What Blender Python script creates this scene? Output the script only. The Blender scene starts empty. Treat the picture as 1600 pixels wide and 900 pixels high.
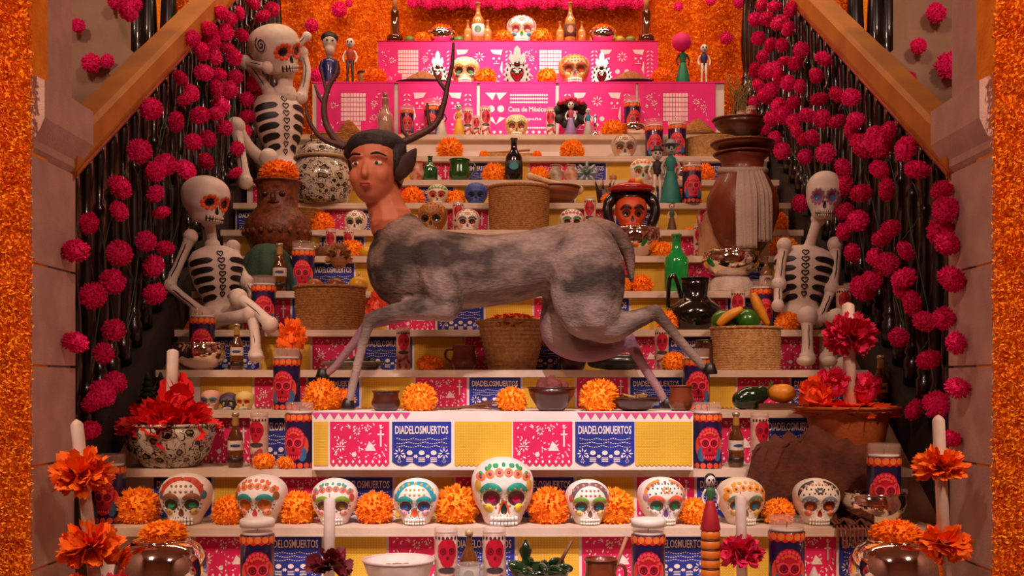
import bpy, bmesh, math, random
from mathutils import Vector, Matrix, Euler
random.seed(7)
SC = bpy.context.scene
COL = SC.collection
pi = math.pi; sin = math.sin; cos = math.cos

# ------------------------------------------------------------------ camera, world, lights, exposure
F = 1670.0          # focal length in pixels of a 1600 px wide frame
CZ = 1.60           # eye height
cd = bpy.data.cameras.new('camera'); cam = bpy.data.objects.new('camera', cd); COL.objects.link(cam)
cd.sensor_width = 36.0; cd.lens = 36.0 * F / 1600.0
cam.location = (0, 0, CZ); cam.rotation_euler = (pi / 2, 0, 0)
cd.shift_y = 150.0 / 1600.0; cd.clip_end = 60
SC.camera = cam
wd = bpy.data.worlds.new('room_ambient'); SC.world = wd; wd.use_nodes = True
bg = wd.node_tree.nodes['Background']; bg.inputs[0].default_value = (1.0, 0.44, 0.32, 1); bg.inputs[1].default_value = 0.1
def lamp(name, kind, loc, target, power, color, size=0.3, angle=60, blend=0.6, sy=None):
    l = bpy.data.lights.new(name, kind); l.energy = power; l.color = color
    o = bpy.data.objects.new(name, l); COL.objects.link(o); o.location = loc
    d = Vector(target) - Vector(loc); o.rotation_euler = d.to_track_quat('-Z', 'Y').to_euler()
    if kind == 'SPOT':
        l.spot_size = math.radians(angle); l.spot_blend = blend; l.shadow_soft_size = size
    elif kind == 'AREA':
        l.shape = 'RECTANGLE'; l.size = size; l.size_y = sy or size
    return o
lamp('spot_on_top_tiers', 'SPOT', (0.05, 4.5, 5.7), (0.02, 6.92, 3.66), 700, (1, .84, .72), .06, 30, 1.0)
lamp('spot_on_lower_tiers', 'SPOT', (0.0, 0.9, 5.4), (0.0, 3.95, 1.15), 1250, (1, .86, .92), .08, 25, 1.0)
lamp('ceiling_track_spot', 'SPOT', (-1.0, 1.2, 5.7), (0.3, 5.4, 2.6), 190, (1, .66, .48), .10, 48, 1.0)
lamp('ceiling_track_spot', 'SPOT', (1.0, 1.2, 5.7), (-0.3, 5.4, 2.6), 190, (1, .66, .48), .10, 48, 1.0)
lamp('back_wall_fill', 'AREA', (0.0, 5.9, 5.9), (0, 7.5, 3.9), 100, (1, .74, .50), 4.2, sy=.15)  # added unseen light that brightens the orange back wall
for _x in (-2.4, 2.4):
    lamp('hall_fill_light', 'AREA', (_x, -0.6, 5.85), (_x * .9, 3.4, 1.9), 110, (1, .62, .48), .7, sy=.4)  # unseen light added in the hall as fill and for reflections
    lamp('side_wall_fill', 'SPOT', (_x * .95, 0.2, 5.6), (_x * .78, 3.4, 2.0), 520, (1, .68, .46), .08, 36, 1.0)  # extra spot, no known fixture, added to lift the orange front wall
SC.view_settings.view_transform = 'Standard'; SC.view_settings.look = 'None'
SC.view_settings.exposure = 0.0; SC.view_settings.gamma = 1.0
SC.view_settings.use_curve_mapping = False

# ------------------------------------------------------------------ materials
def lin(c):
    if isinstance(c, str):
        c = c.lstrip('#'); c = [int(c[i:i + 2], 16) / 255 for i in (0, 2, 4)]
    return tuple(x / 12.92 if x <= .04045 else ((x + .055) / 1.055) ** 2.4 for x in c)
MATS = {}
def mat(c, rough=.6, metal=0., c2=None, scale=18., bump=0., bscale=120., alpha=1., kind='noise', coat=0., emit=0.):
    key = (c, rough, metal, c2, scale, bump, bscale, alpha, kind, coat)
    if key in MATS: return MATS[key]
    m = bpy.data.materials.new('paint_' + c.lstrip('#')); m.use_nodes = True
    nt = m.node_tree; b = nt.nodes['Principled BSDF']
    a = lin(c); d = lin(c2) if c2 else tuple(x * .82 for x in a)
    tc = nt.nodes.new('ShaderNodeTexCoord')
    if kind == 'wave':
        n = nt.nodes.new('ShaderNodeTexWave'); n.bands_direction = 'Z'; n.inputs['Distortion'].default_value = 1.5
    else:
        n = nt.nodes.new('ShaderNodeTexNoise'); n.inputs['Detail'].default_value = 3
    n.inputs['Scale'].default_value = scale
    nt.links.new(tc.outputs['Object'], n.inputs['Vector'])
    r = nt.nodes.new('ShaderNodeValToRGB'); r.color_ramp.elements[0].position = .35; r.color_ramp.elements[1].position = .65
    r.color_ramp.elements[0].color = (*a, 1); r.color_ramp.elements[1].color = (*d, 1)
    nt.links.new(n.outputs['Fac'], r.inputs['Fac']); nt.links.new(r.outputs['Color'], b.inputs['Base Color'])
    b.inputs['Roughness'].default_value = rough; b.inputs['Metallic'].default_value = metal
    b.inputs['Coat Weight'].default_value = coat
    if alpha < 1: b.inputs['Alpha'].default_value = alpha
    if bump:
        n2 = nt.nodes.new('ShaderNodeTexNoise'); n2.inputs['Scale'].default_value = bscale
        nt.links.new(tc.outputs['Object'], n2.inputs['Vector'])
        bp = nt.nodes.new('ShaderNodeBump'); bp.inputs['Strength'].default_value = bump; bp.inputs['Distance'].default_value = .01
        nt.links.new(n2.outputs['Fac'], bp.inputs['Height']); nt.links.new(bp.outputs['Normal'], b.inputs['Normal'])
    MATS[key] = m
    return m
def glass(c, dens=.35):
    key = ('glass', c, dens)
    if key in MATS: return MATS[key]
    m = bpy.data.materials.new('glass_' + c.lstrip('#')); m.use_nodes = True; nt = m.node_tree
    b = nt.nodes['Principled BSDF']; b.inputs['Base Color'].default_value = (*lin(c), 1); b.inputs['Roughness'].default_value = .06
    b.inputs['Alpha'].default_value = dens; b.inputs['Coat Weight'].default_value = .6
    MATS[key] = m; return m

# ------------------------------------------------------------------ mesh helpers
def basis(d):
    d = Vector(d).normalized(); u = d.orthogonal().normalized(); return u, d.cross(u), d
class MB:
    def __init__(s): s.v = []; s.f = []
    def add(s, vs, fs):
        k = len(s.v); s.v += [tuple(v) for v in vs]; s.f += [tuple(i + k for i in f) for f in fs]; return s
    def box(s, c, d, R=None):
        x, y, z = (q / 2 for q in d)
        vs = [Vector((i * x, j * y, k * z)) for k in (-1, 1) for j in (-1, 1) for i in (-1, 1)]
        if R: vs = [R @ v for v in vs]
        c = Vector(c)
        return s.add([v + c for v in vs], [(0, 2, 3, 1), (4, 5, 7, 6), (0, 1, 5, 4), (2, 6, 7, 3), (0, 4, 6, 2), (1, 3, 7, 5)])
    def lathe(s, prof, n=24, c=(0, 0, 0), sx=1, sy=1, lobes=0, amp=0, fn=None):
        vs = []; fs = []; c = Vector(c); m = len(prof)
        for (r, z) in prof:
            for i in range(n):
                t = 2 * pi * i / n; q = r * (1 + amp * abs(cos(lobes * t / 2)) - amp * .6) if lobes else r
                if fn: q *= fn(t, z)
                vs.append(c + Vector((q * cos(t) * sx, q * sin(t) * sy, z)))
        for j in range(m - 1):
            for i in range(n):
                a = j * n + i; b = j * n + (i + 1) % n
                fs.append((a, b, b + n, a + n))
        if prof[0][0] > 1e-4: fs.append(tuple(range(n))[::-1])
        if prof[-1][0] > 1e-4: fs.append(tuple(range((m - 1) * n, m * n)))
        return s.add(vs, fs)
    def tube(s, pts, rad, n=8, flat=1.0):
        pts = [Vector(p) for p in pts]; m = len(pts)
        if not isinstance(rad, (list, tuple)): rad = [rad] * m
        vs = []; fs = []; u = None
        for i, p in enumerate(pts):
            t = (pts[min(i + 1, m - 1)] - pts[max(i - 1, 0)]).normalized()
            if u is None: u = t.orthogonal().normalized()
            u = (u - t * u.dot(t)).normalized(); w = t.cross(u)
            for k in range(n):
                a = 2 * pi * k / n; vs.append(p + (u * cos(a) + w * sin(a) * flat) * rad[i])
        for i in range(m - 1):
            for k in range(n):
                a = i * n + k; b = i * n + (k + 1) % n; fs.append((a, b, b + n, a + n))
        fs.append(tuple(range(n))[::-1]); fs.append(tuple(range((m - 1) * n, m * n)))
        return s.add(vs, fs)
    def ell(s, c, r, R=None, n=14, m=9):
        if not isinstance(r, (list, tuple)): r = (r, r, r)
        c = Vector(c); vs = []; fs = []
        for j in range(m + 1):
            p = pi * j / m
            for i in range(n):
                t = 2 * pi * i / n
                v = Vector((r[0] * sin(p) * cos(t), r[1] * sin(p) * sin(t), -r[2] * cos(p)))
                vs.append(c + (R @ v if R else v))
        for j in range(m):
            for i in range(n):
                a = j * n + i; b = j * n + (i + 1) % n; fs.append((a, b, b + n, a + n))
        return s.add(vs, fs)
    def poly(s, pts, d, axis=1):
        """prism: closed outline (x,z) pushed d along y"""
        n = len(pts)
        vs = [Vector((x, 0, z)) for x, z in pts] + [Vector((x, d, z)) for x, z in pts]
        return s.add(vs, [tuple(range(n))[::-1], tuple(range(n, 2 * n))] + [(i, (i + 1) % n, (i + 1) % n + n, i + n) for i in range(n)])
    def xf(s, M):
        s.v = [tuple(M @ Vector(v)) for v in s.v]; return s
    def mesh(s, name, smooth=True, fix=True):
        me = bpy.data.meshes.new(name); me.from_pydata(s.v, [], s.f)
        if fix:
            b = bmesh.new(); b.from_mesh(me); bmesh.ops.remove_doubles(b, verts=b.verts, dist=1e-6)
            bmesh.ops.recalc_face_normals(b, faces=b.faces); b.to_mesh(me); b.free()
        me.polygons.foreach_set('use_smooth', [smooth] * len(me.polygons))
        return me
    def build(s, name, m, parent=None, loc=None, smooth=True, org=None, fix=True, auto=None):
        if org is not None: s.v = [tuple(Vector(v) - Vector(org)) for v in s.v]
        me = s.mesh(name, smooth, fix)
        if m: me.materials.append(m)
        if auto: me.set_sharp_from_angle(angle=math.radians(auto))
        return link(name, me, parent, loc)
def link(name, me, parent=None, loc=None):
    o = bpy.data.objects.new(name, me); COL.objects.link(o)
    if parent: o.parent = parent
    if loc is not None: o.location = loc
    return o
def tag(o, label, cat, group=None, kind=None):
    if label: o['label'] = label
    if cat: o['category'] = cat
    if group: o['group'] = group
    if kind: o['kind'] = kind
    return o
def thing(name, label, cat, loc=(0, 0, 0), rz=0, group=None, sc=1):
    o = bpy.data.objects.new(name, None); COL.objects.link(o); o.empty_display_size = .05
    o.location = loc; o.rotation_euler = (0, 0, rz); o.scale = (sc, sc, sc) if not isinstance(sc, tuple) else sc
    return tag(o, label, cat, group)
KIDS = {}
def copy_tree(o, parent=None):
    c = o.copy(); COL.objects.link(c); c.parent = parent
    for ch in [x for x in ALLKIDS(o)]: copy_tree(ch, c)
    return c
def ALLKIDS(o):
    if o.name not in KIDS: KIDS[o.name] = list(o.children)
    return KIDS[o.name]
def smoothpath(pts, k=6):
    P = [Vector(p) for p in pts]; out = []
    for i in range(len(P) - 1):
        a = P[max(i - 1, 0)]; b = P[i]; c = P[i + 1]; d = P[min(i + 2, len(P) - 1)]
        for j in range(k):
            t = j / k
            out.append(.5 * ((2 * b) + (c - a) * t + (2 * a - 5 * b + 4 * c - d) * t * t + (3 * b - a - 3 * c + d) * t ** 3))
    out.append(P[-1]); return out
def lerpl(xs, ys, x):
    if x <= xs[0]: return ys[0]
    for i in range(len(xs) - 1):
        if x <= xs[i + 1]:
            t = (x - xs[i]) / (xs[i + 1] - xs[i]); return ys[i] + (ys[i + 1] - ys[i]) * t
    return ys[-1]
def limb(mb, pts, rad, n=10, k=5):
    """closed smooth tapering limb with rounded ends"""
    P = smoothpath(pts, k); m = len(pts); R = [lerpl(list(range(m)), rad, i / k) for i in range(len(P))]
    mb.tube(P, R, n); mb.ell(P[0], R[0], n=10, m=6); mb.ell(P[-1], R[-1], n=10, m=6); return mb
def fuse(mb, vox, it=4, fac=.5, dec=None):
    me = mb.mesh('tmp', True, False); o = bpy.data.objects.new('tmp', me); COL.objects.link(o)
    r = o.modifiers.new('r', 'REMESH'); r.mode = 'VOXEL'; r.voxel_size = vox
    s_ = o.modifiers.new('s', 'SMOOTH'); s_.iterations = it; s_.factor = fac
    if dec: q = o.modifiers.new('d', 'DECIMATE'); q.ratio = dec
    dg = bpy.context.evaluated_depsgraph_get()
    out = bpy.data.meshes.new_from_object(o.evaluated_get(dg))
    bpy.data.objects.remove(o); bpy.data.meshes.remove(me)
    out.polygons.foreach_set('use_smooth', [True] * len(out.polygons))
    return out
def fused(name, mb, m, vox, parent=None, org=None, it=4, dec=None):
    if org is not None: mb.v = [tuple(Vector(v) - Vector(org)) for v in mb.v]
    me = fuse(mb, vox, it, dec=dec); me.name = name; me.materials.clear(); me.materials.append(m)
    return link(name, me, parent)

# ------------------------------------------------------------------ the tiers of the altar (front edge distance, height over the eye)
TY = [825, 733, 641, 578, 515, 455, 400, 359, 317, 281, 244, 210, 128, 64]
TD = [3.75 + .25 * i for i in range(14)]
TH = [(600 - y) * d / F for y, d in zip(TY, TD)]
FD, FH = 3.20, -.695
def at(px, k, off=.12):
    """stand on tier k, off behind its front edge"""
    if k < 0: d = 3.48 + off - .12; return Vector(((px - 800) * d / F, d, CZ + FH))
    d = TD[k] + off; return Vector(((px - 800) * d / F, d, CZ + TH[k]))
def Q(px, py, d): return Vector(((px - 800) * d / F, d, CZ + (600 - py) * d / F))
def S(k, off=.12): return F / (TD[k] + off) if k >= 0 else F / (3.48 + off - .12)
# ------------------------------------------------------------------ petals
def petals(mb, n, r, w=.2, zmin=-1., inner=.35, jit=.35, sq=1., seed=0, ser=.35, c=(0, 0, 0), core=True, rs=.16, cr=.72):
    rnd = random.Random(seed); g = pi * (3 - 5 ** .5); c = Vector(c)
    for i in range(n):
        z = zmin + (1 - zmin) * (i + .5) / n; q = math.sqrt(max(0, 1 - z * z)); t = g * i
        d = Vector((q * cos(t), q * sin(t), z)) + Vector([rnd.uniform(-jit, jit) for _ in range(3)]); d.normalize()
        u, v, _ = basis(d); a = rnd.uniform(0, 2 * pi); s_ = (u * cos(a) + v * sin(a)) * w * r * rnd.uniform(.7, 1.2)
        L = r * rnd.uniform(1 - rs, 1 + rs * .6); k = (u * sin(a) - v * cos(a)) * r * .08 * rnd.uniform(-1, 1)
        P = [d * r * inner, d * L * .8 - s_ + k, d * L - s_ * ser, d * (L * .93), d * L + s_ * ser, d * L * .8 + s_ + k]
        P = [c + Vector((p.x, p.y, p.z * sq)) for p in P]
        mb.add(P, [(0, 1, 2, 3), (0, 3, 4, 5)])
    if core: mb.ell(c, (r * cr, r * cr, r * cr * sq), n=12, m=8)
    return mb
OR1 = mat('#ffa212', .75, c2='#ff900a', scale=40); OR2 = mat('#ff960e', .75, c2='#ff8208', scale=40); ORD = mat('#fa5a18', .75, c2='#ec4414', scale=40)
PK1 = mat('#fa1080', .8, c2='#ee0c74', scale=40); PK2 = mat('#f00e74', .8, c2='#e00a66', scale=40)
MG = []
for i in range(6):
    me = petals(MB(), 620, 1, .075, -.85, .6, .30, .92, seed=i, ser=.55, rs=.13, cr=.84).mesh('marigold', False, False); me.materials.append((OR1, OR2, OR1)[i % 3]); MG.append(me)
PF = []
for i in range(6):
    me = petals(MB(), 420, 1, .085, -.95, .55, .32, .85, seed=20 + i, ser=.6, rs=.15, cr=.8).mesh('paper_flower', False, False); me.materials.append((PK1, PK2)[i % 2]); PF.append(me)
def marigold(px, k, wpx, label, off=.1, hz=.9, lift=0, group='orange marigold heads set out on the altar', loc=None, dark=False):
    s_ = S(k, off); r = wpx / 2 / s_ * .96
    p = loc if loc is not None else at(px, k, off)
    o = link('marigold', MG[(2 if dark else random.randrange(6))]); o.scale = (r, r, r * hz); o.location = p + Vector((0, 0, r * hz * .60 + lift))
    o.rotation_euler = (random.uniform(-.1, .1), random.uniform(-.1, .1), random.uniform(0, 6)); return tag(o, label, 'flower', group)

# ------------------------------------------------------------------ setting
STONE = mat('#c9a79b', .8, c2='#b8968c', scale=9, bump=.25, bscale=160)
BEIGE = mat('#b59a80', .85, c2='#a58a72', scale=4, bump=.15, bscale=60)
DARKW = mat('#2a1812', .8, c2='#1c100c')
tag(MB().box((0, 4, -.05), (9, 12, .1)).build('floor', mat('#5b3a2c', .6, c2='#4a2f24', scale=3), smooth=False), None, None, kind='structure')
wb = tag(MB().box((0, 7.62, 3.0), (9.4, .1, 6.0)).build('wall_back', mat('#ff9c0a', .9, c2='#f08004', scale=14, bump=.6, bscale=70), smooth=False), None, None, kind='structure')
def carpet(name, w, h, n, sz, parent, loc, seed=1, flip=1, m=None):
    rnd = random.Random(seed); mb = MB()
    for i in range(n):
        p = Vector((rnd.uniform(-w / 2, w / 2), 0, rnd.uniform(-h / 2, h / 2)))
        lump = .5 + .5 * sin(p.x * 23 + 3 * sin(p.z * 11)) * sin(p.z * 21 + 2 * sin(p.x * 17))
        p.y = -rnd.uniform(0, .6) * sz - lump * .016
        d = Vector((rnd.uniform(-.9, .9), -1, rnd.uniform(-.9, .9))).normalized(); u, v, _ = basis(d)
        a = rnd.uniform(0, 6.3); e = (u * cos(a) + v * sin(a)) * sz * .5; L = d * sz * rnd.uniform(.7, 1.3)
        mb.add([p, p + L * .75 - e, p + L, p + L * .75 + e], [(0, 1, 2, 3)])
    o = mb.build(name, m, parent, loc, False, fix=False); o['kind'] = 'stuff'; return o
WM = mat('#ff9c0a', .8, c2='#fa8606', scale=7); WM2 = mat('#ffa80c', .8, c2='#f88c08', scale=9)
HALL = mat('#b8988a', .85, c2='#a88878', scale=3)
for nm_, c_, d_ in (('wall_hall_left', (-4.65, 2, 3), (.1, 11.4, 6)), ('wall_hall_right', (4.65, 2, 3), (.1, 11.4, 6)), ('wall_hall_rear', (0, -3.65, 3), (9.4, .1, 6)), ('ceiling', (0, 2, 6.05), (9.4, 11.4, .1))):
    tag(MB().box(c_, d_).build(nm_, HALL, smooth=False), None, None, kind='structure')
carpet('marigold_carpet', 4.8, 1.7, 75000, .019, wb, (0, 7.56, 3.75), 3, m=WM)
for sd, nm in ((-1, 'left'), (1, 'right')):
    wf = tag(MB().box((sd * 2.05, 3.487, 1.9), (1.01, .135, 3.8)).build('wall_front_' + nm, mat('#ffa00a', .9, c2='#f08406', scale=14, bump=.6, bscale=70), smooth=False), None, None, kind='structure')
    carpet('marigold_carpet', .76, 2.7, 62000, .0125, wf, (sd * 1.908, 3.418, 1.95), 5 + sd, m=WM2)
    # stone pier: blocks with recessed joints
    pr = tag(thing('pillar_' + nm, None, None, (sd * 1.72, 3.60, 0)), None, None, kind='structure')
    js = [0, .34, .67, 1.0, 1.335, 1.66, 1.99, 2.34]
    MB().box((0, 0, 1.9), (.332, .32, 3.8)).build('pier_core', STONE, pr, smooth=False)
    for a, b in zip(js[:-1], js[1:]):
        MB().box((-sd * .01, 0, (a + b) / 2), (.34, .34, b - a - .008)).build('stone_block', STONE, pr, smooth=False)
    MB().box((-sd * .005, 0, 3.2), (.33, .33, 1.2)).build('pier_shaft', STONE, pr, smooth=False)
    cp = MB(); x0 = -sd * .17; 
    prof = [(.0, 2.34), (.016, 2.36), (.016, 2.385), (.035, 2.42), (.05, 2.455), (.05, 2.575), (.0, 2.60)]
    vs = []; fs = []
    for q, z in prof:
        X0 = sd * .17; X1 = -sd * (.17 + q); Y0 = -.17 - 0 * q; Y1 = .19 + q * .8
        vs += [(X0, Y0, z), (X1, Y0, z), (X1, Y1, z), (X0, Y1, z)]
    for i in range(len(prof) - 1):
        for j in range(4): fs.append((i * 4 + j, i * 4 + (j + 1) % 4, i * 4 + 4 + (j + 1) % 4, i * 4 + 4 + j))
    fs += [(0, 1, 2, 3), tuple(range(len(vs) - 4, len(vs)))]
    cp.add(vs, fs).build('capital', STONE, pr, smooth=False)
    MB().box((-sd * .012, 0, .3), (.365, .365, .6)).build('plinth', STONE, pr, smooth=False)
    # beige wall of the side flight, seen past the railing
    sw = MB(); D0 = 5.15; s0 = F / D0
    pts = [(-3.2, 0), (-1.64, 0), (-1.64, 3.05), (-1.90, 3.26), (-1.90, 4.2), (-3.2, 4.2)]
    sw.poly([(-sd * x, z) if sd > 0 else (x, z) for x, z in pts], .18)
    swo = sw.build('wall_stair_' + nm, BEIGE, None, (0, D0, 0), False); tag(swo, None, None, kind='structure')
    R = Matrix.Rotation(sd * math.radians(39), 3, 'Y')
    MB().box((sd * 1.765, .07, 3.172), (.36, .26, .055), R).build('sloped_coping', mat('#a98d6e', .7), swo, smooth=False)
    # black turned railing with golden handrail
    rl = thing('stair_railing', f'black turned baluster railing with golden handrail on the {nm} of the altar', 'railing', (sd * 1.585, 3.84, CZ - .25))
    BLK = mat('#120c0c', .28, c2='#070505', scale=30, coat=.4)
    prof = [(.036, 0), (.036, .10), (.026, .11), (.033, .13), (.026, .15), (.020, .17), (.034, .26), (.038, .36), (.034, .46), (.024, .62), (.018, .72), (.028, .735), (.028, .76), (.017, .775), (.021, .86), (.027, .94), (.027, 1.02)]
    if sd < 0:
        BAL = MB().lathe(prof, 12).mesh('baluster'); BAL.materials.append(BLK)
        prof2 = [(.05, 0), (.05, .2), (.03, .24), (.06, .45), (.05, .7), (.028, .95), (.045, 1.0), (.028, 1.05), (.04, 1.3)]
        BAL2 = MB().lathe(prof2, 12).mesh('baluster'); BAL2.materials.append(BLK)
    sl = .645
    for i in range(28):
        y = .01 + i * .125
        b = link('baluster', BAL, rl, (0, y, y * sl)); b.rotation_euler = (0, 0, i)
    GOLD = mat('#c47c14', .6, c2='#ac680e', scale=5, bump=.1, bscale=30)
    a = Vector((0, -.09, 1.055 - .06)); e = Vector((0, 3.5, 1.055 + 3.5 * sl))
    def bar(name, pr_, m):
        vs = [a + Vector((x, 0, z)) for x, z in pr_] + [e + Vector((x, 0, z)) for x, z in pr_]; n = len(pr_)
        return MB().add(vs, [tuple(range(n)), tuple(range(n, 2 * n))] + [(i, (i + 1) % n, (i + 1) % n + n, i + n) for i in range(n)]).build(name, m, rl, smooth=False)
    bar('handrail', [(-.055, .0), (.055, .0), (.06, .02), (.06, .105), (.045, .125), (-.045, .125), (-.06, .105), (-.06, .02)], GOLD)
    bar('handrail_moulding', [(-.045, -.035), (.045, -.035), (.052, -.012), (.06, -.012), (.06, .0), (-.06, .0), (-.06, -.012), (-.052, -.012)], mat('#b0621f', .3, c2='#8a4014', scale=7))
    sr = MB(); n = 2
    vs = [(x, y, z + y * sl) for y in (-.08, 3.5) for x, z in ((-.06, -.22), (.06, -.22), (.06, 0), (-.06, 0))]
    sr.add(vs, [(0, 1, 2, 3), (4, 5, 6, 7)] + [(i, (i + 1) % 4, (i + 1) % 4 + 4, i + 4) for i in range(4)]).build('stringer', DARKW, rl, smooth=False)
    # railing of the upper landing further back
    ul = thing('landing_railing', f'black balusters of the upper landing railing above the {nm} handrail', 'railing', (sd * 2.06, 6.75, CZ + 1.7))
    for px in (213, 232, 264, 330, 352):
        x = (px - 800) * 6.75 / F * -sd
        link('baluster', BAL2, ul, (x - sd * 2.06, 0, .0))
    MB().box((0, 0, 1.33), (.98, .1, .06)).build('handrail', DARKW, ul, smooth=False)
    MB().box((0, 0, -.1), (.98, .2, .2)).build('landing_edge', DARKW, ul, smooth=False)
    # light string woven through the balusters
    rnd = random.Random(11 + sd); pts = []
    for i in range(60):
        y = 3.95 + i * .04 * (1 + .2 * sin(i)); y = 3.95 + (i / 59) * 2.2 + .1 * sin(i * 2.3)
        top = CZ + .8 + (y - 3.84) * sl
        pts.append((sd * (1.538 + .008 * sin(i * 1.7)), y, top - .2 - .65 * (.5 + .5 * sin(i * .9 + sd))))
    ls = MB().tube(smoothpath(pts, 4), .0022, 5).build('light_string', mat('#3d5a35', .6, c2='#2c4428'))
    tag(ls, f'thin green wire light string looped over the {nm} balusters', 'string light')

# pink paper flowers tied to the railings, positions along the inner face of each railing
LF = [(360,30),(378,55),(315,80),(335,88),(355,75),(366,90),(318,113),(340,115),(338,138),(358,140),(390,97),(282,122),(289,155),(236,170),(312,180),(338,178),(385,155),(386,182),(352,200),(325,217),(302,222),(371,232),(218,236),(243,268),(290,266),(258,257),(322,252),(368,270),(187,292),(186,330),(243,303),(252,332),(139,349),(118,392),(186,396),(228,377),(258,388),(240,416),(176,440),(145,462),(242,459),(178,516),(118,535),(162,552),(179,598),(145,628),(160,615),(140,672),(200,20),(400,60),(410,25),(425,15),(395,130),(345,20),(325,45),(300,60),(330,62),(375,20),(395,5),(410,140),(352,50),(345,165),(368,120),(300,145),(275,190),(382,205),(404,88)]
RF = [(1210,10),(1235,15),(1232,45),(1218,35),(1252,78),(1204,70),(1225,95),(1243,98),(1217,120),(1208,108),(1287,92),(1275,118),(1240,160),(1225,180),(1280,155),(1308,148),(1330,152),(1285,186),(1308,190),(1337,188),(1205,186),(1245,206),(1258,217),(1210,215),(1342,220),(1365,212),(1388,205),(1222,236),(1258,245),(1350,232),(1375,228),(1415,233),(1317,262),(1374,265),(1433,265),(1318,290),(1345,302),(1385,296),(1472,298),(1478,328),(1250,318),(1320,330),(1340,345),(1318,362),(1392,357),(1378,372),(1470,360),(1480,380),(1332,395),(1415,392),(1368,402),(1386,413),(1362,438),(1412,435),(1487,436),(1345,448),(1352,457),(1408,452),(1425,474),(1445,502),(1475,497),(1404,527),(1451,562),(1494,536),(1428,640),(1463,632),(1496,606),(1485,685),(1190,8),(1200,30),(1185,60),(1192,88),(1180,110),(1186,135),(1178,160),(1195,150),(1205,140),(1232,130),(1195,200),(1215,165),(1250,135),(1262,180),(1240,190),(1270,215),(1290,240),(1330,205),(1180,30),(1222,70),(1198,112)]
def pflower(p, r, label, group, rot):
    o = link('paper_flower', PF[random.randrange(6)]); r *= random.uniform(.85, 1.15); o.scale = (r, r, r * random.uniform(.7, .95)); o.location = p
    o.rotation_euler = rot; return tag(o, label, 'paper flower', group)
for lst, nm, sd in ((LF, 'left', -1), (RF, 'right', 1)):
    for px, py in lst:
        d = 1.50 * F / abs(px - 800)
        pflower(Q(px, py, d), .047, 'fuchsia paper flower tied ' + ('high up on' if py < 160 else 'halfway down' if py < 380 else 'low on') + f' the {nm} railing of black balusters', f'fuchsia flowers on the {nm} railing', (random.uniform(0, 6), random.uniform(0, 6), 0))
for px, py, r, wl in ((122,40,.040,'alone near the pillar'),(143,99,.046,'larger of a touching pair'),(168,95,.038,'smaller of a touching pair'),(180,3,.045,'at the top edge, outer one'),(206,6,.045,'at the top edge, inner one'),(1463,20,.054,'uppermost'),(1435,72,.040,'second from the top'),(1483,103,.062,'largest, half behind the pillar'),(1421,123,.040,'lowest, just above the handrail')):
    pflower(Q(px, py, 5.09), r, 'dark pink paper flower on the beige ' + ('left' if px < 800 else 'right') + ' wall, ' + wl, 'pink flowers on the beige ' + ('left' if px < 800 else 'right') + ' wall', (pi / 2, random.uniform(0, 6), 0))
for px, py, r, lb in ((530,15,.07,'above the blue dressed doll'),(487,40,.065,'left of the blue dressed doll'),(1135,60,.065,'right of the doll in the purple shirt'),(1060,10,.045,'right of the brown candlestick'),(1155,4,.055,'at the upper right corner'),(1110,2,.04,'nearest the top edge on the right'),(495,118,.07,'at the left end of the top pink shelf'),(545,5,.03,'small, beside the larger one at the top left')):
    pflower(Q(px, py, 7.45), r * .85, 'deep pink flower on the orange wall ' + lb, 'pink flowers on the orange wall', (pi / 2, random.uniform(0, 6), 0))

# ------------------------------------------------------------------ stepped altar
WOOD = mat('#d9c3ac', .65, c2='#c9b097', scale=6, bump=.1, bscale=90); WHT = mat('#e9dcd2', .7, c2='#ded0c6', scale=8)
PNK = mat('#ee1a86', .7, c2='#e0127a', scale=6); BLU = mat('#1b2f9c', .7, c2='#16267f', scale=6); YEL = mat('#e0b428', .7, c2='#d0a21e', scale=6); PRINT = mat('#f0e2dc', .7, c2='#e6d8d2', scale=8); PNK2 = mat('#e0105e', .7, c2='#cc0c52', scale=6)
al = thing('stepped_altar', 'tall stepped altar of pale wooden shelves covered with offerings', 'altar', (0, 3.2, CZ - 1.6))
def abox(name, x0, x1, y0, y1, z0, z1, m, parent=al):
    o = MB().box((0, 0, 0), (x1 - x0, y1 - y0, z1 - z0)).build(name, m, parent, smooth=False)
    o.location = Vector(((x0 + x1) / 2, (y0 + y1) / 2, CZ + (z0 + z1) / 2)) - (parent.location if parent else Vector()); return o
HW = [1.50] * 12
abox('shelf_board', -1.5, 1.5, FD, TD[0] + .05, FH - .03, FH, WOOD)
abox('riser', -1.5, 1.5, FD + .05, FD + .07, -1.6, FH - .03, WOOD)
for k in range(12):
    hp = FH if k == 0 else TH[k - 1]
    w = 1.50
    abox('shelf_board', -w, w, TD[k], TD[k] + .295, TH[k] - .03, TH[k], WOOD)
    abox('riser', -w, w, TD[k] + .05, TD[k] + .065, hp, TH[k] - .03, WHT)
xl, xr = (488 - 800) * TD[12] / F, (1132 - 800) * TD[12] / F
abox('step_block', xl, xr, TD[12] + .01, TD[13] + .02, TH[11], TH[12], WHT)
x2, x3 = (590 - 800) * TD[13] / F, (1028 - 800) * TD[13] / F
abox('step_block', x2, x3, TD[13] + .01, 7.45, TH[11], TH[13], WHT)
abox('step_cover', xl, xr, TD[12] - .005, TD[13] + .01, TH[12] - .008, TH[12] + .0005, PNK)
abox('shelf_board', -1.5, 1.5, TD[12] + .045, 7.55, TH[11] - .03, TH[11] - .0005, WOOD)
abox('landing_shelf', xl, x2 - .002, TD[13] + .012, 7.45, TH[12] - .02, TH[12], PNK)
abox('landing_shelf', x3 + .002, xr, TD[13] + .012, 7.45, TH[12] - .02, TH[12], PNK)

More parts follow.
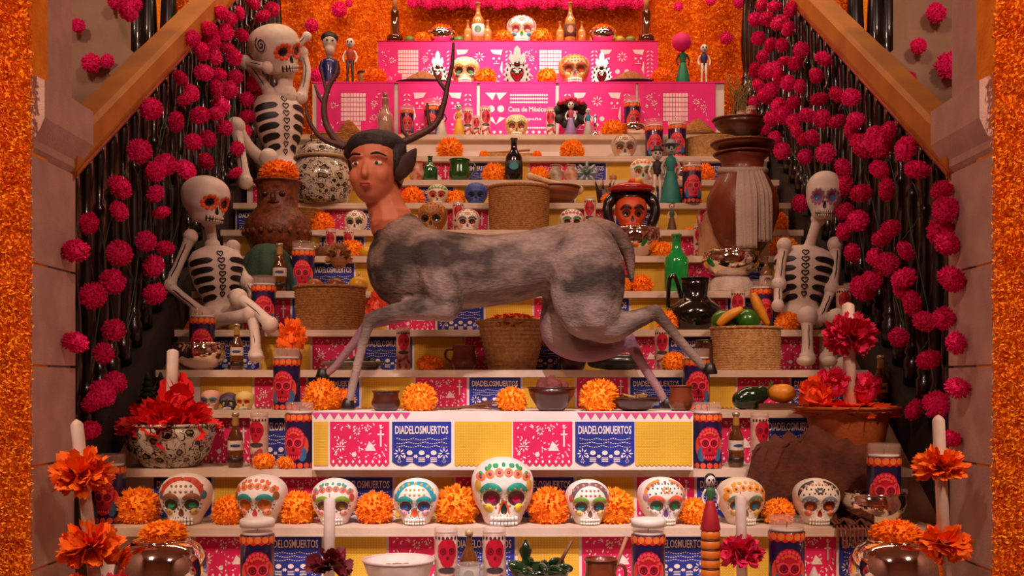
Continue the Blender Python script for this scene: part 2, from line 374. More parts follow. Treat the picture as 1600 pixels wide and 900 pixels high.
# printed papel picado panels (shared meshes; unit 0.2175 x 0.16 m, top edge at z=0, facing -y)
def text_mesh(txt, w, h):
    cu = bpy.data.curves.new('t', 'FONT'); cu.body = txt; cu.align_x = 'CENTER'; cu.size = 1; cu.resolution_u = 2; cu.offset = .018
    o = bpy.data.objects.new('t', cu); COL.objects.link(o); dg = bpy.context.evaluated_depsgraph_get(); dg.update()
    me = o.evaluated_get(dg).to_mesh(); vs = [tuple(v.co) for v in me.vertices]; fs = [tuple(p.vertices) for p in me.polygons]
    o.evaluated_get(dg).to_mesh_clear(); bpy.data.objects.remove(o)
    xs = [v[0] for v in vs]; ys = [v[1] for v in vs]; x0, x1, y0, y1 = min(xs), max(xs), min(ys), max(ys)
    return [((v[0] - (x0 + x1) / 2) / (x1 - x0) * w, 0, (v[1] - y0) / (y1 - y0) * h) for v in vs], fs
def pg(mb, x, z, pts):
    mb.add([(x + a, 0, z + b) for a, b in pts], [tuple(range(len(pts)))])
def dia(mb, x, z, a, b, rot=0):
    pts = [(a * cos(t) , b * sin(t)) for t in (0, pi / 2, pi, 3 * pi / 2)]; pg(mb, x, z, [(p * cos(rot) - q * sin(rot), p * sin(rot) + q * cos(rot)) for p, q in pts])
def dsk(mb, x, z, r, n=8, ry=None): pg(mb, x, z, [(r * cos(2 * pi * i / n), (ry or r) * sin(2 * pi * i / n)) for i in range(n)])
def star(mb, x, z, r, n=8):
    for i in range(n):
        t = 2 * pi * i / n; dia(mb, x + r * .65 * cos(t), z + r * .65 * sin(t), r * .36, r * .13, t)
def sheet(w, h, nsc, depth, m, name):
    pts = [(-w / 2, 0)]; 
    for i in range(nsc):
        for j in range(5):
            t = j / 4; x = -w / 2 + (i + t) * w / nsc; pts.append((x, -h + depth - depth * sin(pi * t)))
    pts.append((w / 2, 0))
    me = MB().poly(pts, .0015).mesh(name, False); me.materials.append(m); return me
PW, PH = .2175, .16
SH = {'pink': sheet(PW, PH, 9, .012, PNK2, 'paper_sheet'), 'blue': sheet(PW, PH, 3, .016, BLU, 'paper_sheet'), 'yellow': sheet(PW, PH, 12, .006, YEL, 'paper_sheet')}
rnd = random.Random(4)
mb = MB()
for i in range(9): dia(mb, -PW / 2 + (i + .5) * PW / 9, -PH + .016, .005, .007)
for i in range(95):
    x = rnd.uniform(-.098, .098); z = rnd.uniform(-.138, -.008)
    if abs(x - .075) < .018 and -.09 < z < -.03: continue
    dia(mb, x, z, rnd.uniform(.003, .008), rnd.uniform(.0015, .0035), rnd.uniform(0, 3))
star(mb, -.07, -.09, .02); star(mb, -.01, -.035, .016); dsk(mb, -.02, -.118, .009)
pg(mb, 0, 0, [(.02, -.105), (.06, -.105), (.05, -.085), (.035, -.07)])
pg(mb, .078, -.06, [(-.003, -.03), (.003, -.03), (.003, .03), (-.003, .03)]); pg(mb, .078, -.046, [(-.012, -.003), (.012, -.003), (.012, .003), (-.012, .003)])
PRp = mb.mesh('cut_paper_print', False, False)
mb = MB(); tv, tf = text_mesh('DIADELOSMUERTOS', .195, .030); mb.add([(x, 0, z - .045) for x, _, z in tv], tf)
for r_ in range(3):
    for i in range(22): dia(mb, -.09 + i * .0086, -.06 - r_ * .013 - .006 * abs(sin(i * .45 + r_)), .004, .0016, .3 * sin(i))
for sx in (-1, 1):
    star(mb, sx * .082, -.115, .021); star(mb, sx * .082, -.142, .009, 6)
for i in range(3):
    x = (i - 1) * .044
    dsk(mb, x, -.112, .011, 8, .009)
    for e in (-1, 1): dia(mb, x + e * .019, -.125, .005, .007)
    for j in range(3): pg(mb, x, -.132 - j * .006, [(-.012, 0), (.012, 0), (.012, .003), (-.012, .003)])
PRb = mb.mesh('cut_paper_print', False, False)
mb = MB()
for i in range(21):
    for j in range(15): dia(mb, -.1 + i * .01, -.012 - j * .0094, .0022, .0022)
PRy = mb.mesh('cut_paper_print', False, False)
YP = mat('#ecd27a', .7); PRp.materials.append(PRINT); PRb.materials.append(PRINT); PRy.materials.append(YP)
PR = {'pink': PRp, 'blue': PRb, 'yellow': PRy}
def panel(col, parent, x, y, ztop, h=PH, w=PW):
    s_ = link('paper_panel', SH[col], parent, Vector((x, y, CZ + ztop)) - parent.location); s_.scale = (w / PW, 1, h / PH)
    p = link('cut_paper_print', PR[col], s_, (0, -.0012, 0)); p['kind'] = 'stuff'; return s_
PHASE = [.243, .467, .1, .27 , .47, .1, -.55, .15, .33, -.1, -.585, 0]
WHERE = ['the front row of candles', 'the row of large sugar skulls', 'the shelf with the painted bowl', 'the deer statue hooves', 'the coiled baskets', 'the black clay jug', 'the green bottle', 'the silver bowl and towel pot', 'the amber skull', 'the wooden bowl with the bone', 'the blue skull and green bottle', 'the skeleton couple']
for k in range(11):
    hp = FH if k == 0 else TH[k - 1]
    bn = thing('paper_banner', 'printed cut-paper banner in pink, blue and yellow behind ' + WHERE[k], 'paper banner', (0, TD[k] + .047, CZ + TH[k] - .032), group='cut-paper banners on the risers')
    pit = .2285; h = TH[k] - .032 - hp - .002
    i0 = int((-1.38 - PHASE[k]) / pit) - 1
    for i in range(i0, i0 + 16):
        x = PHASE[k] + (i + .5) * pit
        if abs(x) > 1.4 or (k == 2 and -.80 < x < .74): continue
        panel(('pink', 'blue', 'yellow')[i % 3], bn, x, TD[k] + .0455, TH[k] - .033, h)
# white box in the middle that carries the deer
BD = 3.965; BX0, BX1 = (488 - 800) * BD / F, (1083 - 800) * BD / F
bx = thing('display_box', 'white box with printed cut-paper front carrying the deer statue', 'box', ((BX0 + BX1) / 2, 4.12, CZ + TH[1]))
abox('box_body', BX0, BX1, BD, 4.248, TH[1], TH[2], WHT, bx)
for px, c in ((562, 'pink'), (659, 'blue'), (755, 'yellow'), (848, 'pink'), (945, 'blue'), (1037, 'yellow')):
    panel(c, bx, (px - 800) * BD / F, BD - .003, TH[2] - .035, .165, .2195 if c != 'yellow' else .212)
s_ = panel('yellow', bx, (501.5 - 800) * BD / F, BD - .003, TH[2] - .035, .165, .053)
zt_ = MB().poly([(-.017, 0), (0, -.025), (.017, 0)], .0015).mesh('zigzag_triangle', False); zt_.materials.append(mat('#d94a8c', .7))
for px in list(range(494, 640, 14)) + list(range(909, 1080, 14)):
    link('zigzag_triangle', zt_, bx, Vector(((px - 800) * BD / F, BD - .002, CZ + TH[2] - .001)) - bx.location)

# pink cut-paper panels of the two top steps
def pinkpanel(parent, x0, x1, y, ztop, h, design, name='pink_paper_panel'):
    w = x1 - x0
    s_ = MB().box((0, .001, -h / 2), (w, .002, h)).build(name, PNK, parent, Vector(((x0 + x1) / 2, y, CZ + ztop)) - parent.location, False)
    mb = MB(); rn = random.Random(design)
    W = w * .9; H = h * .78; zt = -h * .17
    if design in (0, 4):      # lattice goblet among sprigs
        gx = (-.03 if design == 0 else -.02) * W
        for j in range(10):
            ww = .36 * W if j < 6 else .22 * W
            for i in range(8):
                x = gx - ww / 2 + (i + .5) * ww / 8; pg(mb, x, zt - (j + .5) * H / 10, [(-ww / 19, -H / 24), (ww / 19, -H / 24), (ww / 19, H / 24), (-ww / 19, H / 24)])
        for i in range(40):
            sx = rn.choice((-1, 1)); dia(mb, gx + sx * rn.uniform(.22, .46) * W, zt - rn.uniform(0, 1) * H, rn.uniform(.004, .012), rn.uniform(.003, .005), rn.uniform(0, 3))
        for i in range(4): star(mb, gx + rn.choice((-1, 1)) * rn.uniform(.28, .42) * W, zt - rn.uniform(.1, .9) * H, .022)
    elif design in (1, 3):    # skulls stacked between leaf sprays
        for sx in (-1, 1):
            for j in range(9):
                dia(mb, sx * .40 * W, zt - .05 * H - j * H * .1, .012, .005, sx * .7); dia(mb, sx * .46 * W, zt - .05 * H - j * H * .1, .012, .005, -sx * .7)
            pg(mb, 0, 0, [(sx * .34 * W, zt), (sx * .16 * W, zt), (sx * .2 * W, zt - .1 * H), (sx * .32 * W, zt - .13 * H)])
            pg(mb, 0, 0, [(sx * .34 * W, zt - .3 * H), (sx * .33 * W, zt - .3 * H), (sx * .30 * W, zt - .5 * H), (sx * .34 * W, zt - .62 * H)])
            for j in range(2):
                z = zt - (.22 + .45 * j) * H
                for e in (-1, 1): dsk(mb, sx * .25 * W + e * .018, z, .008)
                dia(mb, sx * .25 * W, z - .02, .005, .007); pg(mb, sx * .25 * W, z - .035, [(-.02, 0), (.02, 0), (.02, .004), (-.02, .004)])
        star(mb, 0, zt - .18 * H, .035)
        for e in (-1, 1): dsk(mb, e * .03, zt - .55 * H, .016, 10)
        dia(mb, 0, zt - .68 * H, .012, .014)
        for e in (-2, -1, 0, 1, 2): pg(mb, e * .014, zt - .85 * H, [(-.004, -.014), (.004, -.014), (.004, .014), (-.004, .014)])
    else:                     # lattice border, moustached skulls and the lettering of the house
        for i in range(17):
            for j in range(3): dia(mb, -.1 * W + i * .033 * W, zt - .05 * H - j * .075 * H, .0085, .0085)
        tv, tf = text_mesh('Casa de México', W * .56, .032); mb.add([(x + .14 * W, 0, z + zt - .40 * H) for x, _, z in tv], tf)
        tv, tf = text_mesh('en España', W * .42, .024); mb.add([(x + .14 * W, 0, z + zt - .60 * H) for x, _, z in tv], tf)
        for i in range(10): dia(mb, .12 * W + i * .033 * W, zt - .74 * H, .008, .008)
        for a in (-1, 1):
            pg(mb, -.32 * W, zt, [(a * .0, 0), (a * .16 * W, 0), (a * .05 * W, -.16 * H)])
            dsk(mb, -.32 * W + a * .07 * W, zt - .34 * H, .022, 10); pg(mb, -.32 * W, zt - .55 * H, [(0, -.12 * H), (a * .14 * W, .02 * H), (a * .05 * W, .04 * H)])
        for cx in (-.3, .18, .36):
            for e in (-1, 1): dsk(mb, cx * W + e * .02, zt - .83 * H, .010, 8)
            pg(mb, cx * W, zt - .98 * H, [(-.02, 0), (.02, 0), (0, .1 * H)])
    for f_ in range(len(mb.v)): x, y_, z = mb.v[f_]; mb.v[f_] = (max(-w / 2 + .004, min(w / 2 - .004, x)), -.0012, max(-h + .003, z))
    o = mb.build('cut_paper_print', mat('#f6d8da', .7), s_, smooth=False, fix=False); o['kind'] = 'stuff'
    return s_
pb = thing('pink_paper_banner', 'pink cut-paper banner with white slots on the second step from the top', 'paper banner', (0, TD[12], CZ + TH[12]))
E12 = [(495, 616), (622, 745), (750, 868), (873, 993), (997, 1118)]
for i, (a, b) in enumerate(E12): pinkpanel(pb, (a - 800) * TD[12] / F, (b - 800) * TD[12] / F, TD[12] - .003, TH[12] - .004, TH[12] - TH[11] - .006, i)
pb2 = thing('pink_paper_banner', 'pink cut-paper banner behind the three silver hearts on the topmost step', 'paper banner', (0, TD[13], CZ + TH[13]))
E13 = [(591, 690), (690, 808), (808, 916), (916, 1028)]
for i, (a, b) in enumerate(E13): pinkpanel(pb2, (a - 800) * TD[13] / F, (b - 800) * TD[13] / F, TD[13] - .002, TH[13] - .002, TH[13] - TH[12] - .006, (0, 1, 4, 3)[i])
abox('step_cover', x2 - .004, x3 + .004, TD[13] - .006, 7.2, TH[13] - .001, TH[13] + .0005, PNK)
# picture with a flower border hanging above the altar
fr = thing('framed_picture', 'bottom of a grey picture bordered by dark pink flowers above the altar', 'picture', Q(825, -80, 7.40))
MB().box((0, .03, -.0), (1.52, .05, .72)).build('picture_board', mat('#8d8f96', .7, c2='#a8685e', scale=3), fr, smooth=False)
for i in range(31):
    f_ = link('border_flower', PF[i % 6], fr, ((i - 15) * .053, -.01, -.375 + .012 * sin(i * 2.1))); f_.scale = (.042, .042, .03); f_.rotation_euler = (pi / 2, i, 0)
for sx in (-1, 1):
    for i in range(10):
        f_ = link('border_flower', PF[i % 6], fr, (sx * .80, -.01, -.31 + i * .07)); f_.scale = (.045, .045, .03); f_.rotation_euler = (pi / 2, i, 0)
# ------------------------------------------------------------------ sugar skulls
SZ = [0, .05, .12, .20, .30, .40, .52, .64, .76, .86, .93, .975, 1.0]
SHW = [.26, .30, .32, .36, .43, .47, .49, .50, .475, .40, .30, .18, .0]
SFR = [.38, .42, .44, .44, .45, .47, .50, .50, .47, .40, .29, .17, .0]
SBK = [.12, .17, .22, .34, .46, .53, .57, .58, .55, .47, .36, .21, .0]
def sk_dent(x, z):
    y = 0
    for e in (-1, 1):
        d = ((x - e * .195) / .125) ** 2 + ((z - .42) / .11) ** 2; y += .11 * math.exp(-d * 1.4)
        d = ((x - e * .36) / .08) ** 2 + ((z - .20) / .09) ** 2; y += .04 * math.exp(-d)
        d = ((x - e * .2) / .17) ** 2 + ((z - .57) / .05) ** 2; y -= .03 * math.exp(-d)
        d = ((x - e * .27) / .10) ** 2 + ((z - .29) / .05) ** 2; y -= .025 * math.exp(-d)
    d = (x / .06) ** 2 + ((z - .27) / .09) ** 2; y += .05 * math.exp(-d)
    d = (x / .16) ** 2 + ((z - .12) / .05) ** 2; y -= .03 * math.exp(-d)
    return y
def sk_y(x, z):
    hw = max(lerpl(SZ, SHW, z), .02); fr = lerpl(SZ, SFR, z); q = min(abs(x) / hw, .995)
    return -fr * (1 - q ** 2.3) ** (1 / 2.3) + sk_dent(x, z)
SKM = None
def cranium_mesh():
    vs = []; fs = []; n = 40; zz = []
    for i in range(26): zz.append(1 - (1 - i / 25) ** 1.0 if i < 20 else None)
    zz = [i / 24 for i in range(22)] + [.9, .93, .955, .975, .988, .996, 1.0]; zz = sorted(set(zz))
    for z in zz:
        hw = lerpl(SZ, SHW, z); fr = lerpl(SZ, SFR, z); bk = lerpl(SZ, SBK, z)
        if z > .60:
            u = (z - .60) / .40; c_ = math.sqrt(max(0, 1 - u ** 2.2)); hw = .497 * c_; fr = .50 * c_; bk = .58 * c_
        for i in range(n):
            t = 2 * pi * i / n; c_, s_ = cos(t), sin(t); x = hw * abs(c_) ** .87 * (1 if c_ > 0 else -1); yy = abs(s_) ** .87
            y = -fr * yy + sk_dent(x, z) * (yy > .3) if s_ > 0 else bk * yy
            vs.append((x, y, z))
    m = len(zz)
    for j in range(m - 1):
        for i in range(n): a = j * n + i; b = j * n + (i + 1) % n; fs.append((a, b, b + n, a + n))
    fs.append(tuple(range(n)))
    return MB().add(vs, fs)
def dome_y(x, z):
    if z > .60:
        u = (z - .60) / .40; c_ = math.sqrt(max(0, 1 - u ** 2.2)); hw = max(.497 * c_, .01); fr = .50 * c_
        q = min(abs(x) / hw, .985); return -fr * (1 - q ** 2.3) ** (1 / 2.3) + sk_dent(x, z)
    return sk_y(x, z)
def dec(mb, cx, cz, rx, rz, rot=0, n=12, off=.012, shape=None):
    vs = [(cx, dome_y(cx, cz) - off, cz)]; fs = []
    for ring in (.55, 1.0):
        for i in range(n):
            t = 2 * pi * i / n; a = rx * cos(t) * ring; b = rz * sin(t) * ring
            if shape == 'tri': b = b * .9; a *= (1 - .75 * (b / rz + 1) / 2)
            x = cx + a * cos(rot) - b * sin(rot); z = cz + a * sin(rot) + b * cos(rot); z = max(.005, min(.992, z))
            vs.append((x, dome_y(x, z) - off * (1 if ring < 1 else .45), z))
    for i in range(n):
        j = (i + 1) % n; fs.append((0, 1 + i, 1 + j)); fs.append((1 + i, 1 + n + i, 1 + n + j, 1 + j))
    return mb.add(vs, fs)
def rib(mb, pts, w, off=.014, k=5):
    P = [(p.x, p.y) for p in smoothpath([(a, b, 0) for a, b in pts], k)]; vs = []; fs = []
    for i, (x, z) in enumerate(P):
        x0, z0 = P[max(i - 1, 0)]; x1, z1 = P[min(i + 1, len(P) - 1)]; L = math.hypot(x1 - x0, z1 - z0) or 1; nx, nz = -(z1 - z0) / L, (x1 - x0) / L
        t = i / (len(P) - 1); ww = w * (.55 + .45 * sin(pi * t))
        for e in (-1, 0, 1):
            a = x + nx * ww * e; b = min(.992, max(.005, z + nz * ww * e)); vs.append((a, dome_y(a, b) - off * (1 if e == 0 else .4), b))
    for i in range(len(P) - 1):
        for e in (0, 1): a = i * 3 + e; fs.append((a, a + 1, a + 4, a + 3))
    return mb.add(vs, fs)
def paint(c, rough=.55): return mat(c, rough, c2=None, scale=12)
def skull_parts(root, pal, w, hz=1.0, cname='cranium', nest=False, simple=False):
    """root: Empty (or part) that takes the skull; pal: colours"""
    global SKM
    T = Matrix.Diagonal((w, w, w * hz, 1))
    base = mat(pal.get('base', '#ece2d4'), .5, c2=pal.get('base2'), scale=10, bump=.1, bscale=90)
    cr = cranium_mesh().xf(T).build(cname, base, root)
    P = cr if nest else root
    def B(nm, mb, c, **k): return mb.xf(T).build(nm, mat(c, k.get('r', .5), k.get('m', 0)), P, fix=False)
    for e in (-1, 1):
        B('eye_socket', dec(MB(), e * .195, .42, .135, .115), pal.get('socket', '#3a1512'))
        B('eye', dec(MB(), e * .195, .405, .068, .055, off=.03), pal.get('eye', '#2a8f9a'), r=.15)
        if pal.get('brow'): B('brow', rib(MB(), [(e * .05, .525), (e * .14, .59), (e * .26, .59), (e * .37, .51)], .052), pal['brow'])
        if pal.get('cheek'): B('cheek_paint', dec(MB(), e * .235, .275, .075, .075), pal['cheek'])
        if pal.get('side'): B('side_flower', dec(MB(), e * .40, .60, .05, .09), pal['side'])
    B('nose_cavity', dec(MB(), 0, .265, .075, .095, shape='tri'), pal.get('nose', '#8a1520'))
    if pal.get('nose2'): B('nose_paint', rib(MB(), [(-.085, .19), (-.05, .30), (0, .37), (.05, .30), (.085, .19)], .02), pal['nose2'])
    tb = MB()
    for i in range(8):
        x = (i - 3.5) * .054; y = dome_y(x, .11); tb.box((x, y - .005, .115), (.046, .035, .07)); tb.box((x, y - .002, .045), (.044, .03, .055))
    B('teeth', tb, pal.get('teeth', '#efe8dc'))
    if simple: return cr
    db = MB(); st = pal.get('style', 0)
    if st == 0:
        for i in range(7): dec(db, -.33 + i * .11, .685 + .03 * cos((i - 3) * .8), .020, .020, n=7); dec(db, -.27 + i * .09, .79, .020, .020, n=7); dec(db, -.2 + i * .066, .88, .018, .016, n=7)
        fb = MB()
        for i in range(6): t = i * pi / 3; dec(fb, .05 * cos(t) * 1.3, .755 + .055 * sin(t), .032, .026, t, n=8)
        B('forehead_flower', fb, pal.get('deco', '#e2632a')); B('painted_dots', db, pal.get('dots', '#4a3a38'))['kind'] = 'stuff'
        hb = MB()
        for e in (-1, 1): B('hair_band', rib(MB(), [(e * .42, .60), (e * .39, .74), (e * .28, .87), (e * .1, .95)], .03), pal.get('deco', '#e2632a'))
    elif st == 1:
        fb = MB()
        for i in range(6): dec(fb, -.36 + i * .144, .70 + .10 * cos((i - 2.5) * .5), .075, .065, n=9)
        B('flower_band', fb, pal.get('deco', '#e2632a'))
        for i in range(6): dec(db, -.36 + i * .144, .70 + .10 * cos((i - 2.5) * .5), .03, .028, n=7, off=.025)
        B('painted_dots', db, pal.get('dots', '#2e66a0'))['kind'] = 'stuff'
        hb = MB()
        for i in range(5): rib(hb, [(-.24 + i * .12, .83 + .05 * cos((i - 2) * .7)), (-.2 + i * .1, .93 - .01 * abs(i - 2))], .028)
        B('crown_stripes', hb, pal.get('crown', '#3f9a62'))
    else:
        fb = MB()
        for e in (-1, 1): B('painted_band', rib(MB(), [(e * .38, .62), (e * .33, .76), (e * .2, .88), (e * .02, .92)], .05), pal.get('deco', '#2b8fa0'))
        for i in range(5): dec(db, -.2 + i * .1, .67, .03, .026, n=7); dec(db, -.18 + i * .09, .78, .028, .026, n=7)
        B('painted_dots', db, pal.get('dots', '#b03a2a'))['kind'] = 'stuff'
    eb = MB()
    for e in (-1, 1):
        for i in range(11): q = 2 * pi * i / 11; dec(eb, e * .195 + .165 * cos(q), .42 + .14 * sin(q), .020, .020, n=6, off=.016)
    for i in range(7): dec(eb, -.15 + i * .05, .185 - .012 * abs(i - 3), .014, .014, n=6, off=.014)
    B('eye_dots', eb, pal.get('side', pal.get('deco', '#c86a4a')))['kind'] = 'stuff'
    cb = MB()
    for i in range(7): t = (i - 3) * .34; dec(cb, .42 * sin(t), .64 + .30 * cos(t) * .9, .03, .03, n=8, off=.03)
    B('crown_beads', cb, pal.get('crown', '#3f9a62'))['kind'] = 'stuff'
    return cr
def sugar_skull(px, k, wpx, label, pal, off=.13, rz=0, hz=.98, simple=False, loc=None):
    t = thing('sugar_skull', label, 'skull', loc if loc is not None else at(px, k, off), rz, 'painted sugar skulls on the altar')
    skull_parts(t, pal, wpx / S(k, off), hz, simple=simple); return t

# ------------------------------------------------------------------ candles
def cyl_patch(mb, r, uc, zc, ru, rz, n=14, off=.0008, inner=0):
    pts = []
    for i in range(n):
        t = 2 * pi * i / n; pts.append((uc + ru * cos(t), zc + rz * sin(t)))
    if inner:
        pin = [(uc + ru * inner * cos(2 * pi * i / n), zc + rz * inner * sin(2 * pi * i / n)) for i in range(n)]
    else: pin = [(uc + ru * .5 * cos(2 * pi * i / n), zc + rz * .5 * sin(2 * pi * i / n)) for i in range(n)]
    f = lambda u, z: ((r + off) * sin(u / r), -(r + off) * cos(u / r), z)
    vs = [f(*p) for p in pts] + [f(*p) for p in pin]; fs = [(i, (i + 1) % n, (i + 1) % n + n, i + n) for i in range(n)]
    if not inner: vs.append(f(uc, zc)); fs += [(i + n, (i + 1) % n + n, 2 * n) for i in range(n)]
    return mb.add(vs, fs)
WAX = mat('#f0e4d6', .5); NAVY = mat('#221448', .35, c2='#1a1040', coat=.5); CRIM = mat('#c8182e', .4, c2='#b31230', scale=60, coat=.4); CRIM2 = mat('#f05a3c', .4, c2='#e04a30', coat=.4); LBLU = mat('#3b6f9c', .4); DKRED = mat('#6a0a20', .4)
def make_big_candle(lidded):
    t = thing('votive_candle', 'x', 'candle', (0, 0, 0)); r = .0545
    MB().lathe([(r, 0), (r, .012), (r, .198), (r * .98, .206)], 28).build('printed_label', NAVY, t)
    MB().lathe([(r * .985, .2055), (r * 1.0, .212), (r * 1.0, .243), (r * .97, .25), (r * .93, .25), (r * .93, .216)], 28).build('jar_rim', glass('#e8c8b8', .14), t)
    MB().lathe([(r * .9, .206), (r * .9, .2145), (.004, .2145)], 24).build('wax', WAX, t)
    MB().tube([(0, 0, .2145), (.001, 0, .232)], .0015, 5).build('wick', mat('#30201a'), t)
    if lidded: MB().lathe([(r * 1.03, .232), (r * 1.03, .254), (r * .9, .258), (.003, .258)], 24).build('lid', WAX, t)
    mb = MB()
    cyl_patch(mb, r, -.036, .085, .022, .04); cyl_patch(mb, r, .036, .085, .022, .04); mb.build('skull_halo', CRIM2, t, fix=False)['kind'] = 'stuff'
    mb = MB(); cyl_patch(mb, r, -.030, .055, .018, .028, off=.0013); cyl_patch(mb, r, .032, .055, .018, .028, off=.0013); mb.build('blue_leaves', LBLU, t, fix=False)['kind'] = 'stuff'
    mb = MB(); cyl_patch(mb, r, 0, .108, .044, .050, off=.0018); cyl_patch(mb, r, 0, .064, .030, .034, off=.0018); mb.build('red_skull', CRIM, t, fix=False)
    mb = MB()
    for e in (-1, 1): cyl_patch(mb, r, e * .0165, .097, .0185, .0185, off=.0022, inner=.72, n=16)
    for i in range(9): a = pi * (i + .5) / 9; cyl_patch(mb, r, .036 * cos(a), .112 + .036 * sin(a), .006, .006, off=.0022, n=7)
    for i in range(6): cyl_patch(mb, r, (i - 2.5) * .008, .044, .0032, .006, off=.0022, n=6)
    mb.build('skull_highlights', mat('#f0506a', .4, c2='#e84058', scale=40), t, fix=False)['kind'] = 'stuff'
    mb = MB()
    for e in (-1, 1): cyl_patch(mb, r, e * .0155, .095, .0125, .0125, off=.0026, inner=.72); cyl_patch(mb, r, e * .0155, .095, .0055, .0055, off=.0026, n=9)
    cyl_patch(mb, r, 0, .072, .005, .008, off=.0026, n=8)
    for i in range(5): cyl_patch(mb, r, (i - 2) * .007, .050, .0024, .005, off=.0026, n=6)
    mb.build('skull_features', DKRED, t, fix=False)['kind'] = 'stuff'
    mb = MB()
    for i in range(5): cyl_patch(mb, r, (i - 2) * .009, .131 + .006 * cos(i - 2), .0055, .0055, off=.003, n=8)
    for i in range(14): cyl_patch(mb, r, (i - 7) * .0245, .012, .011, .011, off=.0012, n=8)
    mb.build('print_flowers', CRIM2, t, fix=False)['kind'] = 'stuff'
    mb = MB()
    for i in range(14): cyl_patch(mb, r, (i - 6.5) * .0245, .190, .0135, .015, off=.0012, n=8)
    mb.build('flower_band', mat('#d8301c', .4, c2='#c81c20', scale=90), t, fix=False)['kind'] = 'stuff'
    mb = MB()
    for i in range(14): cyl_patch(mb, r, (i - 7) * .0245, .193, .0115, .012, off=.0018, n=8)
    mb.build('flower_band_orange', mat('#f08a3c', .4, c2='#e87028', scale=90), t, fix=False)['kind'] = 'stuff'
    return t
def make_small_candle():
    t = thing('tall_candle', 'x', 'candle', (0, 0, 0)); r = .033
    MB().lathe([(r, 0), (r, .006), (r, .180), (r * .96, .184)], 20).build('printed_jar', mat('#d8b8a4', .3, c2='#c89a88', scale=40, coat=.4), t)
    MB().lathe([(r, .183), (r, .198), (r * .92, .2), (r * .9, .185)], 20).build('jar_rim', glass('#e8c8b8', .3), t)
    MB().lathe([(r * .88, .182), (r * .88, .188), (.003, .188)], 16).build('wax', WAX, t)
    mb = MB(); cyl_patch(mb, r, 0, .135, .029, .036, off=.0012); cyl_patch(mb, r, 0, .112, .020, .022, off=.0012); mb.build('red_skull', CRIM, t, fix=False)
    mb = MB()
    for e in (-1, 1): cyl_patch(mb, r, e * .0115, .135, .009, .010, off=.0018, inner=.68, n=10); cyl_patch(mb, r, e * .0115, .135, .004, .004, off=.0018, n=7)
    cyl_patch(mb, r, 0, .116, .004, .006, off=.0018, n=7); mb.build('skull_features', DKRED, t, fix=False)['kind'] = 'stuff'
    mb = MB(); cyl_patch(mb, r, 0, .082, .026, .009, off=.0014); mb.build('name_band', mat('#4a3a3c', .4), t, fix=False)
    mb = MB(); rn = random.Random(3)
    for i in range(16): cyl_patch(mb, r, rn.uniform(-.04, .04), rn.uniform(.012, .066), .007, .008, off=.001 + i * .0001, n=8)
    mb.build('print_flowers', mat('#b8484a', .4, c2='#8a2a34', scale=60), t, fix=False)['kind'] = 'stuff'
    mb = MB()
    for i in range(7): cyl_patch(mb, r, (i - 3) * .012, .172, .004, .005, off=.001, n=7)
    mb.build('print_dots', mat('#3a2c30', .4), t, fix=False)['kind'] = 'stuff'
    return t
PROTO = {}
def put(kind, maker, label, loc, sc=1, rz=None, group=None):
    if kind not in PROTO:
        o = maker(); PROTO[kind] = o; ALLKIDS(o)
        for c in list(o.children): ALLKIDS(c)
    else: o = copy_tree(PROTO[kind])
    o['label'] = label; o.location = loc; o.scale = (sc, sc, sc) if not isinstance(sc, tuple) else sc
    o.rotation_euler = (0, 0, random.uniform(-.25, .25) if rz is None else rz)
    if group: o['group'] = group
    return o
def bigc(px, k, label, off=.1, sc=1, lift=0, lid=False, rz=None): return put('bigl' if lid else 'big', lambda: make_big_candle(lid), label, at(px, k, off) + Vector((0, 0, lift)), sc, rz, 'printed skull candles in wide jars')
def smallc(px, k, label, off=.1, sc=1, lift=0): return put('small', make_small_candle, label, at(px, k, off) + Vector((0, 0, lift)), sc, None, 'slim printed skull candles')
def make_beer():
    t = thing('beer_bottle', 'x', 'bottle', (0, 0, 0)); r = .029
    MB().lathe([(r * .9, 0), (r, .006), (r, .105), (r * .9, .122), (.016, .142), (.0125, .160), (.0115, .197), (.0135, .198), (.0135, .207), (.004, .208)], 18).build('bottle_glass', mat('#6b3c12', .12, c2='#4a240c', coat=.8), t)
    MB().lathe([(.0135, .1585), (.0130, .164), (.0122, .190), (.0118, .196)], 16).build('neck_label', mat('#b08038', .35), t)
    MB().lathe([(r * 1.012, .066), (r * 1.015, .068), (r * 1.015, .100), (r * 1.0, .103)], 18).build('body_label', mat('#d8c8b8', .5, c2='#c8b4a4', scale=60), t)
    mb = MB(); cyl_patch(mb, r, 0, .084, .02, .006, off=.0014); mb.build('label_print', mat('#2c3a6e', .5), t, fix=False)
    MB().lathe([(r * 1.012, .020), (r * 1.012, .040)], 18).build('foot_label', mat('#2a1a14', .4), t)
    MB().lathe([(.0142, .197), (.0148, .209), (.003, .211)], 14).build('cap', mat('#c8b8a0', .3, .6), t)
    return t
def beer(px, k, label, off=.1, sc=1, lift=0): return put('beer', make_beer, label, at(px, k, off) + Vector((0, 0, lift)), sc, None, 'small amber beer bottles')

